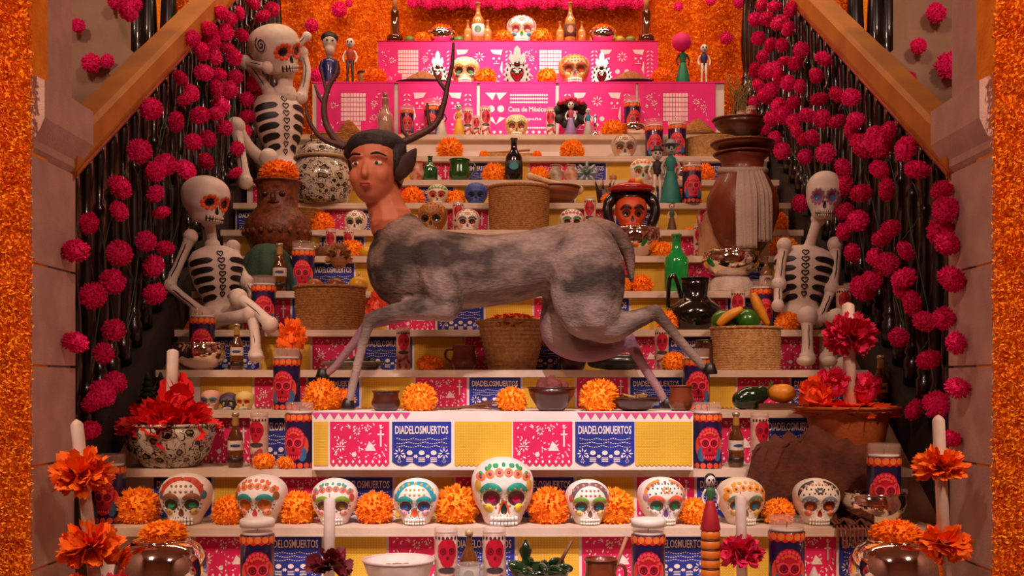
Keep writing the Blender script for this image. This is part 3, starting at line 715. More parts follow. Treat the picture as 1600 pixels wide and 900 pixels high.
# ------------------------------------------------------------------ vessels
CHR = mat('#f2e4da', .06, 1.0, c2='#ecdcd0', scale=3)
def chrome(px, k, wpx, hpx, label, off=.13, lobes=0, loc=None, full=False):
    s_ = S(k, off); r = wpx / 2 / s_; h = hpx / s_; t = thing('silver_bowl', label, 'bowl', loc if loc is not None else at(px, k, off), random.uniform(0, 1), 'shiny silver bowls')
    if full: prof = [(r * .45, 0), (r * .75, h * .06), (r * .95, h * .25), (r, h * .48), (r * .95, h * .72), (r * .8, h * .9), (r * .62, h * .985), (r * .55, h), (r * .5, h * .985), (r * .45, h * .9)]
    else: prof = [(r * .42, 0), (r * .5, h * .06), (r * .72, h * .2), (r * .93, h * .45), (r * .99, h * .7), (r * .93, h * .9), (r * .88, h * .97), (r * .92, h), (r * .86, h * .97), (r * .84, h * .6), (r * .6, h * .25), (.004, h * .18)]
    MB().lathe(prof, 56, lobes=lobes, amp=.14 if lobes else 0).build('bowl_body', CHR, t)
    q = r * (.60 if full else .93)
    MB().tube([(q * cos(a * pi / 16), q * sin(a * pi / 16), h * (.992 if full else .985)) for a in range(33)], max(.0035, r * .02), 6).build('rim', CHR, t)
    return t, h
def pot(name, label, cat, loc, prof, m, sx=1, sy=1, handle=None, hm=None, n=32, lobes=0, amp=0, group=None, rim=True, rz=0):
    t = thing(name, label, cat, loc, rz, group)
    MB().lathe(prof, n, sx=sx, sy=sy, lobes=lobes, amp=amp).build('body', m, t)
    if rim:
        i = max(range(len(prof)), key=lambda j: prof[j][1]); r, z = prof[i]
        MB().tube([(r * cos(a * pi / 14) * sx, r * sin(a * pi / 14) * sy, z) for a in range(29)], max(.003, r * .035), 6).build('rim', m, t)
    if handle:
        for pts, rad in handle: MB().tube(smoothpath(pts, 6), rad, 8).build('handle', hm or m, t)
    return t
CLAY = mat('#7a3a1c', .3, c2='#64290f', scale=14, bump=.1, coat=.3); DCLAY = mat('#4a1c10', .35, c2='#38120a', scale=14, coat=.3); TERRA = mat('#a8521e', .7, c2='#96461a', scale=6, bump=.2)
STRAW = mat('#c89a5e', .75, c2='#a87640', scale=60, bump=.5, bscale=140); STRAW2 = mat('#b07a3c', .75, c2='#8e5c28', scale=70, bump=.5, bscale=150)
def basket(name, label, loc, r0, r1, h, m, sy=.85, coils=14, fill=None):
    t = thing(name, label, 'basket', loc, 0, 'woven straw baskets'); prof = [(r0 * .9, 0)]
    for i in range(coils):
        f = i / coils; r = r0 + (r1 - r0) * f
        prof += [(r * .985, h * f), (r * 1.012, h * (f + .5 / coils)), (r * .985, h * (f + .96 / coils))]
    prof += [(r1 * .95, h), (r1 * .93, h * .85), (r0 * .9, h * .8), (.004, h * .8)]
    MB().lathe(prof, 40, sy=sy).build('woven_body', m, t)
    MB().tube([(r1 * cos(a * pi / 16), r1 * sin(a * pi / 16) * sy, h) for a in range(33)], h * .035, 6).build('rim', m, t)
    return t
def bottle(px, k, wpx, hpx, label, m, off=.1, lab=None, neck=.32, name='glass_bottle', loc=None, cap=None):
    s_ = S(k, off); r = wpx / 2 / s_; h = hpx / s_; t = thing(name, label, 'bottle', loc if loc is not None else at(px, k, off), 0, 'bottles on the altar')
    MB().lathe([(r * .9, 0), (r, h * .03), (r, h * .52), (r * .9, h * .60), (r * .5, h * .70), (r * neck, h * .78), (r * neck * .95, h * .96), (r * neck * 1.2, h * .965), (r * neck * 1.2, h), (.002, h)], 20).build('bottle_glass', m, t)
    if lab:
        MB().lathe([(r * 1.012, h * .16), (r * 1.012, h * .46)], 20).build('label_paper', mat(lab[0], .5), t)
        mb = MB(); cyl_patch(mb, r, 0, h * .33, r * .55, h * .085, off=.002); mb.build('label_emblem', mat(lab[1], .5), t, fix=False)
    if cap: MB().lathe([(r * neck * 1.3, h * .93), (r * neck * 1.3, h * 1.02), (.002, h * 1.025)], 14).build('cap', mat(cap, .4), t)
    return t
# ------------------------------------------------------------------ tapers with paper flowers
def taper(label, base, top, fl, r=.016, stick=None, name='taper_candle'):
    """base/top: points; fl: list of (fraction, radius, colour material, petals, width)"""
    t = thing(name, label, 'candle', base); d = Vector(top) - Vector(base); L = d.length
    R = d.to_track_quat('Z', 'Y').to_matrix().to_4x4()
    MB().lathe([(r, 0), (r, L * .97), (r * .7, L * .985), (.002, L)], 14).xf(R).build('candle_shaft', mat('#e0cbbd', .5), t)
    p = d.normalized() * L
    MB().tube([p, p + Vector((0, 0, .012))], .0012, 5).build('wick', mat('#30201a'), t)
    for i, (f_, rr, m, n, w, zm, cname) in enumerate(fl):
        petals(MB(), n, rr, w, zm, .12, .3, .85, seed=i + int(abs(base[0]) * 100), ser=.3, core=False, rs=.25).build(cname, m, t, d * f_, False, fix=False)
    return t
def tissue(name, label, loc, rx, rz, m, n=120, seed=0, cat='paper flower', group=None, w=.3):
    o = petals(MB(), n, 1, w, -.1, .1, .35, rz / rx, seed=seed, ser=.45, core=True, rs=.3).build(name, m, None, loc, False, fix=False)
    o.scale = (rx, rx, rx); return tag(o, label, cat, group)

# ------------------------------------------------------------------ dolls
def doll(px, k, hpx, label, dress, top, skin='#e8dccb', hair=None, hat=None, skirt=True, off=.1, name='figurine', hatw=.11, legs=None, loc=None):
    h = hpx / S(k, off); t = thing(name, label, 'figurine', loc if loc is not None else at(px, k, off), 0, 'small folk-art figurines')
    if skirt: MB().lathe([(.165, 0), (.17, .02), (.13, .25), (.075, .48), (.055, .52)], 18, lobes=9, amp=.12).xf(Matrix.Scale(h, 4)).build('skirt', mat(dress, .6, c2=None, scale=20), t)
    else:
        for e in (-1, 1): MB().tube([(e * .06, -.01, 0), (e * .055, 0, .03), (e * .05, 0, .25), (e * .04, 0, .52)], [.035, .025, .022, .04], 8).xf(Matrix.Scale(h, 4)).build('leg', mat(legs or dress, .6), t)
    MB().lathe([(.05, .49), (.06, .55), (.085, .66), (.08, .72), (.03, .76), (.025, .80)], 14, sy=.7).xf(Matrix.Scale(h, 4)).build('torso', mat(top, .6), t)
    for e in (-1, 1): MB().tube(smoothpath([(e * .08, 0, .71), (e * .14, -.01, .58), (e * .11, -.06, .46)], 4), .02, 7).xf(Matrix.Scale(h, 4)).build('arm', mat(skin, .6), t)
    hd = MB().ell((0, 0, .865), (.088, .085, .10)).xf(Matrix.Scale(h, 4)).build('head', mat(skin, .6), t)
    mb = MB()
    for e in (-1, 1): mb.ell((e * .034, -.075, .875), (.021, .014, .024), n=8, m=5)
    mb.ell((0, -.084, .845), (.009, .008, .013), n=6, m=4)
    for i in range(4): mb.box(((i - 1.5) * .014, -.074, .812), (.005, .02, .016))
    mb.xf(Matrix.Scale(h, 4)).build('painted_face', mat('#1c1414', .5), hd)
    if hair: MB().ell((0, .025, .89), (.10, .085, .10)).xf(Matrix.Scale(h, 4)).build('hair', mat(hair, .6), t)
    if hat: MB().lathe([(hatw, .925), (hatw * 1.02, .935), (.07, .95), (.062, 1.0), (.04, 1.015), (.002, 1.02)], 18).xf(Matrix.Scale(h, 4)).build('hat', mat(hat, .6), t)
    return t
# ------------------------------------------------------------------ leaping deer statue
DD = 4.30
root = Vector(((815 - 800) * DD / F, DD, CZ + TH[2]))
dr = thing('deer_statue', 'large grey deer statue with brown antlers and a painted clay-coloured head, leaping', 'statue', root)
def fur_mat():
    m = bpy.data.materials.new('grey_brushed_fur'); m.use_nodes = True; nt = m.node_tree; b = nt.nodes['Principled BSDF']; b.inputs['Roughness'].default_value = .8
    tc = nt.nodes.new('ShaderNodeTexCoord'); mp = nt.nodes.new('ShaderNodeMapping'); mp.inputs['Scale'].default_value = (3, 6, 5)
    n1 = nt.nodes.new('ShaderNodeTexNoise'); n1.inputs['Scale'].default_value = 1.5; n1.inputs['Detail'].default_value = 6
    nt.links.new(tc.outputs['Object'], mp.inputs[0]); nt.links.new(mp.outputs[0], n1.inputs['Vector'])
    r = nt.nodes.new('ShaderNodeValToRGB'); r.color_ramp.elements[0].position = .40; r.color_ramp.elements[1].position = .60
    r.color_ramp.elements[0].color = (*lin('#38281f'), 1); r.color_ramp.elements[1].color = (*lin('#9a8072'), 1)
    nt.links.new(n1.outputs['Fac'], r.inputs['Fac'])
    n2 = nt.nodes.new('ShaderNodeTexNoise'); n2.inputs['Scale'].default_value = 90; mp2 = nt.nodes.new('ShaderNodeMapping'); mp2.inputs['Scale'].default_value = (.5, 1, 1.3)
    nt.links.new(tc.outputs['Object'], mp2.inputs[0]); nt.links.new(mp2.outputs[0], n2.inputs['Vector'])
    r2 = nt.nodes.new('ShaderNodeValToRGB'); r2.color_ramp.elements[0].position = .3; r2.color_ramp.elements[1].position = .7; r2.color_ramp.elements[0].color = (.62, .62, .62, 1)
    nt.links.new(n2.outputs['Fac'], r2.inputs['Fac'])
    mx = nt.nodes.new('ShaderNodeMixRGB'); mx.blend_type = 'MULTIPLY'; mx.inputs[0].default_value = 1
    nt.links.new(r.outputs['Color'], mx.inputs[1]); nt.links.new(r2.outputs['Color'], mx.inputs[2])
    # purple light on the far-side legs, mixed into the fur colour
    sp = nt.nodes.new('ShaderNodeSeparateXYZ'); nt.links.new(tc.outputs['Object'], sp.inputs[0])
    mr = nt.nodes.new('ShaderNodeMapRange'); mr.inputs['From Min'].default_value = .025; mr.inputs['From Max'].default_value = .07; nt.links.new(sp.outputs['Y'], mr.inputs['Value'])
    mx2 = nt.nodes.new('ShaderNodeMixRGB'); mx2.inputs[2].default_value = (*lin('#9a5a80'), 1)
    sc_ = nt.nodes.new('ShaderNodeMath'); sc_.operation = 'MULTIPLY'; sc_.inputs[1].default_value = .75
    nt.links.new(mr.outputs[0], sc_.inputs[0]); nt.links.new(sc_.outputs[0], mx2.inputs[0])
    mz = nt.nodes.new('ShaderNodeMapRange'); mz.inputs['From Min'].default_value = .40; mz.inputs['From Max'].default_value = .24; mz.inputs['To Max'].default_value = .6; nt.links.new(sp.outputs['Z'], mz.inputs['Value'])
    mx3 = nt.nodes.new('ShaderNodeMixRGB'); mx3.inputs[2].default_value = (*lin('#b39c90'), 1); nt.links.new(mz.outputs[0], mx3.inputs[0]); nt.links.new(mx.outputs[0], mx3.inputs[1])
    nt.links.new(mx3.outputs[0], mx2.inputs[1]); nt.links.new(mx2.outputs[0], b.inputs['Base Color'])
    bp = nt.nodes.new('ShaderNodeBump'); bp.inputs['Strength'].default_value = .4; bp.inputs['Distance'].default_value = .01
    nt.links.new(n2.outputs['Fac'], bp.inputs['Height']); nt.links.new(bp.outputs['Normal'], b.inputs['Normal'])
    return m
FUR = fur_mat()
body = MB(); s0 = F / DD
def dq(px, py, dy=0): v = Q(px, py, DD); v.y += dy; return v
def slab(mb, st, n=20):
    """trunk: stations (px, top py, bottom py, half depth)"""
    vs = []; fs = []
    for px, t, b, hd in st:
        c = dq(px, (t + b) / 2); hh = (b - t) / 2 / s0
        for i in range(n):
            a = 2 * pi * i / n; vs.append(c + Vector((0, cos(a) * hd, sin(a) * hh)))
    for j in range(len(st) - 1):
        for i in range(n): a = j * n + i; b = j * n + (i + 1) % n; fs.append((a, b, b + n, a + n))
    fs.append(tuple(range(n))); fs.append(tuple(range((len(st) - 1) * n, len(st) * n)))
    return mb.add(vs, fs)
slab(body, [(574, 400, 425, .03), (580, 380, 447, .075), (595, 366, 468, .105), (620, 354, 482, .125), (660, 354, 488, .135), (710, 362, 486, .135), (760, 367, 480, .13), (810, 363, 472, .125), (850, 354, 462, .122), (890, 347, 470, .125), (925, 350, 470, .115), (955, 364, 450, .085), (970, 380, 430, .04)])
limb(body, [dq(628, 375), dq(612, 355), dq(601, 335)], [.115, .085, .066])                       # neck
# near fore leg: shoulder, upper arm, forearm, cannon
limb(body, [dq(672, 400, -.07), dq(690, 440, -.10), dq(702, 478, -.10)], [.085, .085, .062])
limb(body, [dq(700, 484, -.10), dq(660, 486, -.10), dq(615, 491, -.10), dq(582, 503, -.10)], [.058, .046, .033, .028])
limb(body, [dq(582, 503, -.10), dq(570, 545, -.09), dq(556, 600, -.075), dq(550, 626, -.07)], [.026, .020, .0185, .018])
# far fore leg
limb(body, [dq(655, 430, .08), dq(650, 470, .09), dq(610, 492, .085), dq(572, 503, .08)], [.07, .05, .034, .026])
limb(body, [dq(572, 503, .08), dq(545, 540, .07), dq(520, 572, .06), dq(505, 585, .06)], [.024, .020, .017, .016])
# near hind leg: big thigh, gaskin, cannon
tm = MB(); tm.ell(dq(915, 442, -.105), (.150, .085, .235), n=20, m=14); body.add(tm.v, tm.f)
limb(body, [dq(925, 490, -.09), dq(948, 512, -.09), dq(985, 503, -.09), dq(1020, 489, -.085)], [.115, .072, .042, .030])
limb(body, [dq(1020, 489, -.085), dq(1048, 522, -.08), dq(1075, 553, -.075), dq(1092, 572, -.075)], [.028, .021, .019, .018])
# far hind leg
limb(body, [dq(885, 470, .07), dq(875, 520, .085), dq(915, 545, .09), dq(965, 540, .09), dq(985, 528, .085)], [.10, .075, .055, .04, .03])
limb(body, [dq(985, 526, .085), dq(1005, 565, .075), dq(1030, 605, .065), dq(1042, 626, .06)], [.028, .022, .019, .018])
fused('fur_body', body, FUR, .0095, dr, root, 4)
tl = MB(); limb(tl, [dq(928, 358, -.04), dq(955, 366, -.06), dq(978, 395, -.06), dq(985, 440, -.05)], [.045, .036, .028, .008])
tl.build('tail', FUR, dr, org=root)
HOOF = mat('#1c1414', .4)
for px, py, dy in ((548, 639, -.07), (500, 592, .06), (1104, 585, -.075), (1046, 638, .06)):
    c = dq(px, py, dy) - root
    MB().lathe([(.024, 0), (.026, .008), (.018, .036), (.012, .045)], 12, sx=1.15).build('hoof', HOOF, dr, Vector((c.x, c.y, max(0.0005, c.z) if py > 620 else c.z)))
# plain clay-coloured head on a clay neck
SKIN = mat('#cf7a58', .55, c2='#c66e4c', scale=12)
hc = dq(586, 268, -.03); hm = MB(); RZ = Matrix.Rotation(-.22, 3, 'Z')
def hp(x, y, z): return hc + RZ @ Vector((x, y, z))
hm.ell(hp(0, .02, .045), (.103, .115, .105), n=20, m=14); hm.ell(hp(0, -.015, -.03), (.086, .088, .11), n=20, m=14); hm.ell(hp(0, -.03, -.095), (.05, .055, .04))
hm.ell(hp(0, -.105, -.035), (.016, .022, .018)); limb(hm, [hp(0, -.085, .02), hp(0, -.108, -.03)], [.011, .015])
for e in (-1, 1):
    hm.ell(hp(e * .045, -.06, -.035), (.036, .034, .04)); hm.ell(hp(e * .102, .03, -.02), (.014, .024, .036))
    limb(hm, [hp(e * .022, -.090, .038), hp(e * .05, -.088, .040), hp(e * .076, -.068, .032)], [.008, .008, .007])
hm.ell(hp(0, -.092, -.075), (.028, .014, .010))
limb(hm, [hp(.01, .03, -.06), dq(604, 325, .0), dq(612, 348, 0)], [.072, .076, .092])
fused('head', hm, SKIN, .005, dr, root, 6)
for e in (-1, 1):
    MB().ell(hp(e * .043, -.080, .010), (.019, .012, .009)).build('eye', mat('#efe0d2', .3), dr, org=root)
    MB().ell(hp(e * .043, -.0905, .010), (.0072, .003, .0072), n=10, m=6).build('iris', mat('#3a2014', .2), dr, org=root)
    limb(MB(), [hp(e * .024, -.097, .045), hp(e * .05, -.095, .048), hp(e * .076, -.074, .038)], [.003, .0042, .003]).build('eyebrow', mat('#241614', .7), dr, org=root)
lp = MB(); lp.ell(hp(0, -.104, -.0715), (.022, .007, .0055)); lp.build('upper_lip', mat('#a8382e', .5), dr, org=root)
MB().ell(hp(0, -.103, -.081), (.018, .007, .006)).build('lower_lip', mat('#b0423a', .5), dr, org=root)
hr = MB(); hr.ell(hp(0, .03, .098), (.122, .118, .068), n=20, m=12); hr.ell(hp(-.085, .04, .045), (.04, .08, .075)); hr.ell(hp(.085, .04, .045), (.04, .08, .075)); hr.ell(hp(0, .09, 0), (.095, .07, .10))
for i in range(9): hr.ell(hp(-.104 + i * .026, -.058 + .017 * abs(i - 4), .112 - .009 * abs(i - 4)), (.030, .032, .028))
fused('hair', hr, mat('#1c1316', .7, c2='#2c2022', scale=40, bump=.4, bscale=90), .0075, dr, root, 2)
# leaf-shaped deer ear
er = MB(); a = dq(622, 285, -.05); b = dq(652, 236, -.05); P = [a.lerp(b, t) for t in (0, .2, .45, .7, .9, 1)]
er.tube(P, [.012, .03, .04, .032, .015, .003], 10, flat=.35); er.build('ear', mat('#3a2826', .7, c2='#4c3632'), dr, org=root)
# antlers
ANT = mat('#5a2e20', .55, c2='#43201a', scale=20, bump=.2)
def antler(chains):
    mb = MB()
    for pts, r0, r1 in chains:
        P = smoothpath([dq(px, py, dy) for px, py, dy in pts], 6); n = len(P); mb.tube(P, [r0 + (r1 - r0) * i / (n - 1) for i in range(n)], 8); mb.ell(P[-1], r1 * 1.05, n=8, m=5)
    return mb.build('antler', ANT, dr, org=root)
antler([([(560, 232, 0), (530, 222, .01), (510, 196, .02), (505, 165, .02), (512, 135, .02), (524, 112, .02), (526, 95, .02)], .017, .007), ([(507, 162, .02), (497, 148, .02), (491, 132, .02)], .010, .004), ([(509, 140, .02), (503, 118, .02), (501, 104, .02)], .008, .004), ([(540, 230, .0), (505, 218, -.02), (485, 192, -.03), (480, 165, -.03)], .014, .005)])
antler([([(615, 228, 0), (650, 212, .01), (680, 192, .02), (693, 160, .02), (699, 130, .02), (706, 98, .02), (708, 66, .02)], .017, .006), ([(696, 138, .02), (685, 124, .02), (675, 105, .02)], .010, .004), ([(672, 198, .02), (668, 180, .02), (667, 160, .02)], .009, .004), ([(640, 216, .01), (629, 202, .01), (626, 182, .01)], .009, .004)])

# ------------------------------------------------------------------ papier-mache skeletons
BONE = mat('#dfcec2', .6, c2='#cfbcb0', scale=14, bump=.15); INK = mat('#140c0c', .5)
def bone(t, name, pts, r, org, line=True):
    P = smoothpath(pts, 5); n = len(P); R = [r * (1 + .55 * (abs(2 * i / (n - 1) - 1) ** 3)) for i in range(n)]
    mb = MB().tube(P, R, 10); mb.ell(P[0], R[0] * 1.02, n=10, m=6); mb.ell(P[-1], R[-1] * 1.02, n=10, m=6)
    o = mb.build(name, BONE, t, org=org)
    if line:
        off = Vector((0, -1, 0)); L = P[2:-2]
        MB().tube([p + off * (r * 1.0) + Vector((.0015 * sin(i * 1.9), 0, 0)) for i, p in enumerate(L)], .003, 5).build('painted_line', INK, o, org=org)
    return o
def ribcage(t, w, d, h, loc, rot, hearts=5, ribs=5):
    """torso in its own frame, z up from the pelvis, facing -y"""
    ZZ = [0, .06, .16, .26, .36, .5, .68, .84, .94, 1.0]; WW = [.30, .40, .36, .27, .30, .42, .49, .50, .40, .18]
    DP = [.26, .36, .34, .28, .32, .42, .46, .42, .30, .16]
    prof = lambda z: (lerpl(ZZ, WW, z) * w, lerpl(ZZ, DP, z) * d)
    vs = []; fs = []; n = 28; m = 30
    for j in range(m + 1):
        z = j / m; a, b = prof(z)
        for i in range(n): q = 2 * pi * i / n; vs.append((a * cos(q), b * sin(q), z * h))
    for j in range(m):
        for i in range(n): a = j * n + i; b = j * n + (i + 1) % n; fs.append((a, b, b + n, a + n))
    fs += [tuple(range(n)), tuple(range(m * n, m * n + n))]
    o = MB().add(vs, fs).build('torso', BONE, t, loc); o.rotation_euler = rot
    def sp(ang, z, off): a, b = prof(z); return ((a + off) * sin(ang), -(b + off) * cos(ang), z * h)
    for e in (-1, 1):
        for r_ in range(ribs):
            z0 = .84 - r_ * .115; mb = MB(); vs = []; fs = []; N = 12
            for i in range(N + 1):
                u = i / N; ang = e * (.30 + 1.15 * u); zc = z0 - .02 - .055 * u ** 1.5; hw = (.036) * (1 - abs(2 * u - 1) ** 4) ** .5 + .002
                for q in (-1, 0, 1): vs.append(sp(ang, zc + q * hw, .0035 if q == 0 else .002))
            for i in range(N):
                for q in (0, 1): a = i * 3 + q; fs.append((a, a + 1, a + 4, a + 3))
            mb.add(vs, fs).build('rib_gap', INK, o, fix=False)
    for i in range(hearts + 2):
        z = .90 - i * .085; P = []
        for j in range(17):
            q = 2 * pi * j / 16; hx = 16 * sin(q) ** 3 / 17; hz = (13 * cos(q) - 5 * cos(2 * q) - 2 * cos(3 * q) - cos(4 * q)) / 17
            P.append(Vector(sp(hx * .13, z + hz * .038, .003)))
        MB().tube(P, .0028, 5).build('painted_heart', INK, o)
    for e in (-1, 1):
        for rr in (.04, .022):
            P = [Vector(sp(e * .55 + rr * 4.5 * cos(2 * pi * j / 14), .085 + rr * sin(2 * pi * j / 14), .003)) for j in range(15)]
            MB().tube(P, .0026, 5).build('painted_ring', INK, o)
    return o
def skelskull(t, w, loc, rot, pal, hz=1.12):
    sk = skull_parts(t, pal, w, hz, 'skull', True, simple=True); sk.location = loc; sk.rotation_euler = rot
    mb = MB()
    for i in range(9): x = (i - 4) * .055; y = dome_y(x, .09); mb.box((x, y - .012, .09), (.012, .03, .13))
    mb.box((0, dome_y(0, .085) - .014, .085), (.50, .02, .012))
    mb.xf(Matrix.Diagonal((w, w, w * hz, 1))).build('painted_teeth_lines', INK, sk, smooth=False)
    # ring of petals round each eye
    if pal.get('ring'):
        for e in (-1, 1):
            mb = MB()
            for i in range(10): q = 2 * pi * i / 10; dec(mb, e * .195 + .145 * cos(q), .42 + .125 * sin(q), .05, .045, q, n=8, off=.018)
            mb.xf(Matrix.Diagonal((w, w, w * hz, 1))).build('eye_petals', mat(pal['ring'], .6), sk, fix=False)
    return sk
# lower left one, sitting sideways
o = at(345, 4, .17); D4 = o.y
t = thing('papier_mache_skeleton', 'white papier-mache skeleton with orange petalled eyes sitting at the left railing', 'skeleton', o)
ribcage(t, .25, .19, .36, Vector((.0, -.01, .03)), (.05, -.08, .55))
L = lambda px, py, dy=0: Q(px, py, D4) + Vector((0, dy, 0))
bone(t, 'neck', [L(333, 385, -.01), L(331, 368, -.01), L(327, 345, -.01)], .024, o, False)
skelskull(t, .205, L(322, 350, -.03) - o, (.12, -.0, .92), {'base': '#decdc2', 'socket': '#120a0a', 'eye': '#1c0e10', 'nose': '#140a0a', 'ring': '#f0541c', 'teeth': '#d8c4b6'}, 1.05)
bone(t, 'upper_arm', [L(303, 372, -.05), L(288, 410, -.06), L(272, 447, -.07)], .022, o)
bone(t, 'forearm', [L(272, 449, -.07), L(300, 470, -.09), L(328, 492, -.10)], .020, o)
bone(t, 'upper_arm', [L(362, 385, .02), L(372, 415, .01), L(385, 440, 0)], .022, o)
bone(t, 'forearm', [L(385, 442, 0), L(394, 452, -.02), L(400, 462, -.03)], .019, o)
bone(t, 'thigh', [L(352, 499, -.04), L(375, 488, -.10), L(386, 470, -.16)], .028, o)
bone(t, 'shin', [L(387, 470, -.16), L(415, 488, -.21), L(442, 512, -.26)], .024, o)
bone(t, 'thigh', [L(345, 502, -.08), L(372, 500, -.15), L(410, 496, -.20)], .028, o)
bone(t, 'shin', [L(411, 498, -.20), L(420, 530, -.26), L(424, 558, -.30)], .022, o)
MB().ell(L(428, 560, -.33) - o, (.03, .05, .018)).build('foot', BONE, t)
# right one, sitting to the front
o = at(1252, 4, .17); D4 = o.y
t = thing('papier_mache_skeleton', 'white papier-mache skeleton with blue eyes sitting at the right railing', 'skeleton', o)
ribcage(t, .27, .19, .37, Vector((.0, -.0, .025)), (.0, .04, -.18))
bone(t, 'neck', [L(1262, 392, -.01), L(1269, 365, -.02), L(1277, 343, -.02)], .023, o, False)
skelskull(t, .165, L(1283, 345, -.03) - o, (.0, .05, -.22), {'base': '#e2d2c8', 'socket': '#7a4a6c', 'eye': '#2f7fc0', 'nose': '#1a0d0e', 'teeth': '#dccabd', 'ring': '#a06a86'}, 1.35)
bone(t, 'upper_arm', [L(1222, 385, -.04), L(1216, 415, -.05), L(1212, 446, -.06)], .023, o)
bone(t, 'forearm', [L(1211, 448, -.06), L(1209, 462, -.08), L(1207, 480, -.10)], .019, o)
bone(t, 'upper_arm', [L(1303, 383, -.02), L(1302, 415, -.03), L(1294, 452, -.05)], .024, o)
bone(t, 'forearm', [L(1293, 456, -.05), L(1280, 482, -.08), L(1266, 505, -.11)], .020, o)
bone(t, 'thigh', [L(1248, 500, -.04), L(1246, 498, -.12), L(1243, 499, -.20)], .030, o, False)
bone(t, 'shin', [L(1242, 502, -.20), L(1240, 530, -.23), L(1238, 562, -.25)], .024, o)
bone(t, 'thigh', [L(1272, 500, -.04), L(1282, 500, -.12), L(1287, 502, -.20)], .030, o, False)
bone(t, 'shin', [L(1287, 504, -.20), L(1278, 535, -.23), L(1268, 562, -.25)], .024, o)
for px in (1230, 1266): MB().ell(L(px, 566, -.29) - o, (.032, .055, .022)).build('foot', BONE, t)
# upper left one, head thrown back
o = at(440, 9, .17); D4 = o.y
t = thing('papier_mache_skeleton', 'large white papier-mache skeleton with spiral temple leaning back at the upper left', 'skeleton', o)
ribcage(t, .30, .24, .50, Vector((.0, -.0, .03)), (.0, -.05, .62), 6)
bone(t, 'neck', [L(446, 150, -.02), L(447, 132, -.03), L(445, 112, -.03)], .045, o, False)
sk = skelskull(t, .27, L(438, 118, -.03) - o, (.10, -.30, .95), {'base': '#d2c0b2', 'socket': '#120a0a', 'eye': '#1c0e10', 'nose': '#140a0a', 'ring': '#e04a24', 'teeth': '#cdb9a6'}, 1.02)
P = [Vector((-.136, -.03 + .0034 * q * cos(q), .165 + .0034 * q * sin(q))) for q in [1 + .45 * j for j in range(29)]]
MB().tube(P, .0032, 5).build('painted_spiral', INK, sk)
bone(t, 'upper_arm', [L(424, 150, -.05), L(405, 120, -.06), L(388, 104, -.08)], .027, o)
bone(t, 'forearm', [L(386, 103, -.08), L(410, 112, -.13), L(428, 118, -.16)], .022, o)
bone(t, 'upper_arm', [L(470, 150, .02), L(478, 110, .03), L(470, 80, .03)], .024, o)
bone(t, 'forearm', [L(458, 78, .0), L(470, 68, -.01), L(480, 58, -.01)], .018, o)
bone(t, 'thigh', [L(424, 262, -.06), L(400, 240, -.16), L(384, 212, -.22)], .034, o)
bone(t, 'shin', [L(384, 214, -.22), L(394, 255, -.26), L(402, 298, -.28)], .028, o)
bone(t, 'thigh', [L(450, 268, -.06), L(440, 262, -.14), L(432, 258, -.20)], .034, o)
# ------------------------------------------------------------------ row of large sugar skulls (front shelf)
ord_ = ['first', 'second', 'third', 'fourth', 'fifth', 'sixth', 'seventh', 'eighth', 'ninth']
PAL = [
 dict(px=291, w=80, brow='#9a5a34', socket='#3a2418', eye='#2f9a6a', cheek='#c8a24a', nose='#6a3a1c', deco='#c8452e', dots='#8a6a5a', crown='#b04038', side='#3a7a8a', style=2, d='brown brows and red floral bands'),
 dict(px=409, w=78, brow='#1f8f8c', socket='#a8541e', eye='#c86a1c', cheek='#f08a5a', nose='#c83a2a', deco='#f0703c', dots='#6a7a3a', crown='#d86a3a', side='#8a5a2a', style=1, d='teal brows and orange flower band'),
 dict(px=523, w=72, brow='#7fae2e', socket='#5a2c20', eye='#9a7a2c', cheek='#e8a08a', nose='#8a3a4a', deco='#f0603c', dots='#2f86a8', crown='#5a9a8a', side='#b04a3a', style=1, d='lime brows behind a white taper'),
 dict(px=651, w=72, brow='#2aa39a', socket='#4a2a4a', eye='#3a6fc0', cheek='#f0a0a8', nose='#e0532a', nose2='#e06a30', deco='#1f9fb4', dots='#e08a2a', crown='#e8a02c', side='#1f9fb4', style=2, d='turquoise bands and orange nose'),
 dict(px=785, w=98, brow='#2aa08a', socket='#5a1420', eye='#b8204a', cheek='#f0c82c', nose='#1c2a1c', nose2='#f06a30', deco='#f07a3a', dots='#8a3a5a', crown='#2c9a5a', side='#d8a83a', style=1, hz=1.06, d='largest, green crown and yellow cheeks'),
 dict(px=918, w=70, brow='#6fae3a', socket='#4a3a2a', eye='#2a9aa8', cheek='#e8cf6a', nose='#7a4a4a', deco='#6a5a5a', dots='#c84a3a', crown='#d87a5a', side='#c85a4a', style=2, d='leaf-green brows and grey bands'),
 dict(px=1033, w=74, brow='#f0653a', socket='#5a4a2a', eye='#1fa07a', cheek='#e0d8c8', nose='#6a3a7a', nose2='#b0a8b8', deco='#f08a3a', dots='#4a4048', crown='#8a5a6a', side='#b08aa0', style=0, d='coral brows and dotted forehead'),
 dict(px=1157, w=74, brow='#6a7a5a', socket='#5a3a2a', eye='#2f8fb0', cheek='#d8b04a', nose='#6a5a3a', base='#e0cfb4', deco='#f0922c', dots='#5a4a30', crown='#f09a2c', side='#e0902c', style=1, d='orange painted crown behind a pink flower'),
 dict(px=1275, w=72, brow='#7a8a9a', socket='#6a2a1a', eye='#c8642a', cheek='#f0744a', nose='#9a1424', deco='#3a3a42', dots='#3a3a42', crown='#e0a890', side='#d8d0c0', style=0, d='grey brows and coral cheeks'),
]
for i, p in enumerate(PAL):
    sugar_skull(p['px'], 0, p['w'], f"sugar skull with {p['d']}, {ord_[i]} from left in front row", p, .13, random.uniform(-.12, .12), p.get('hz', .98))
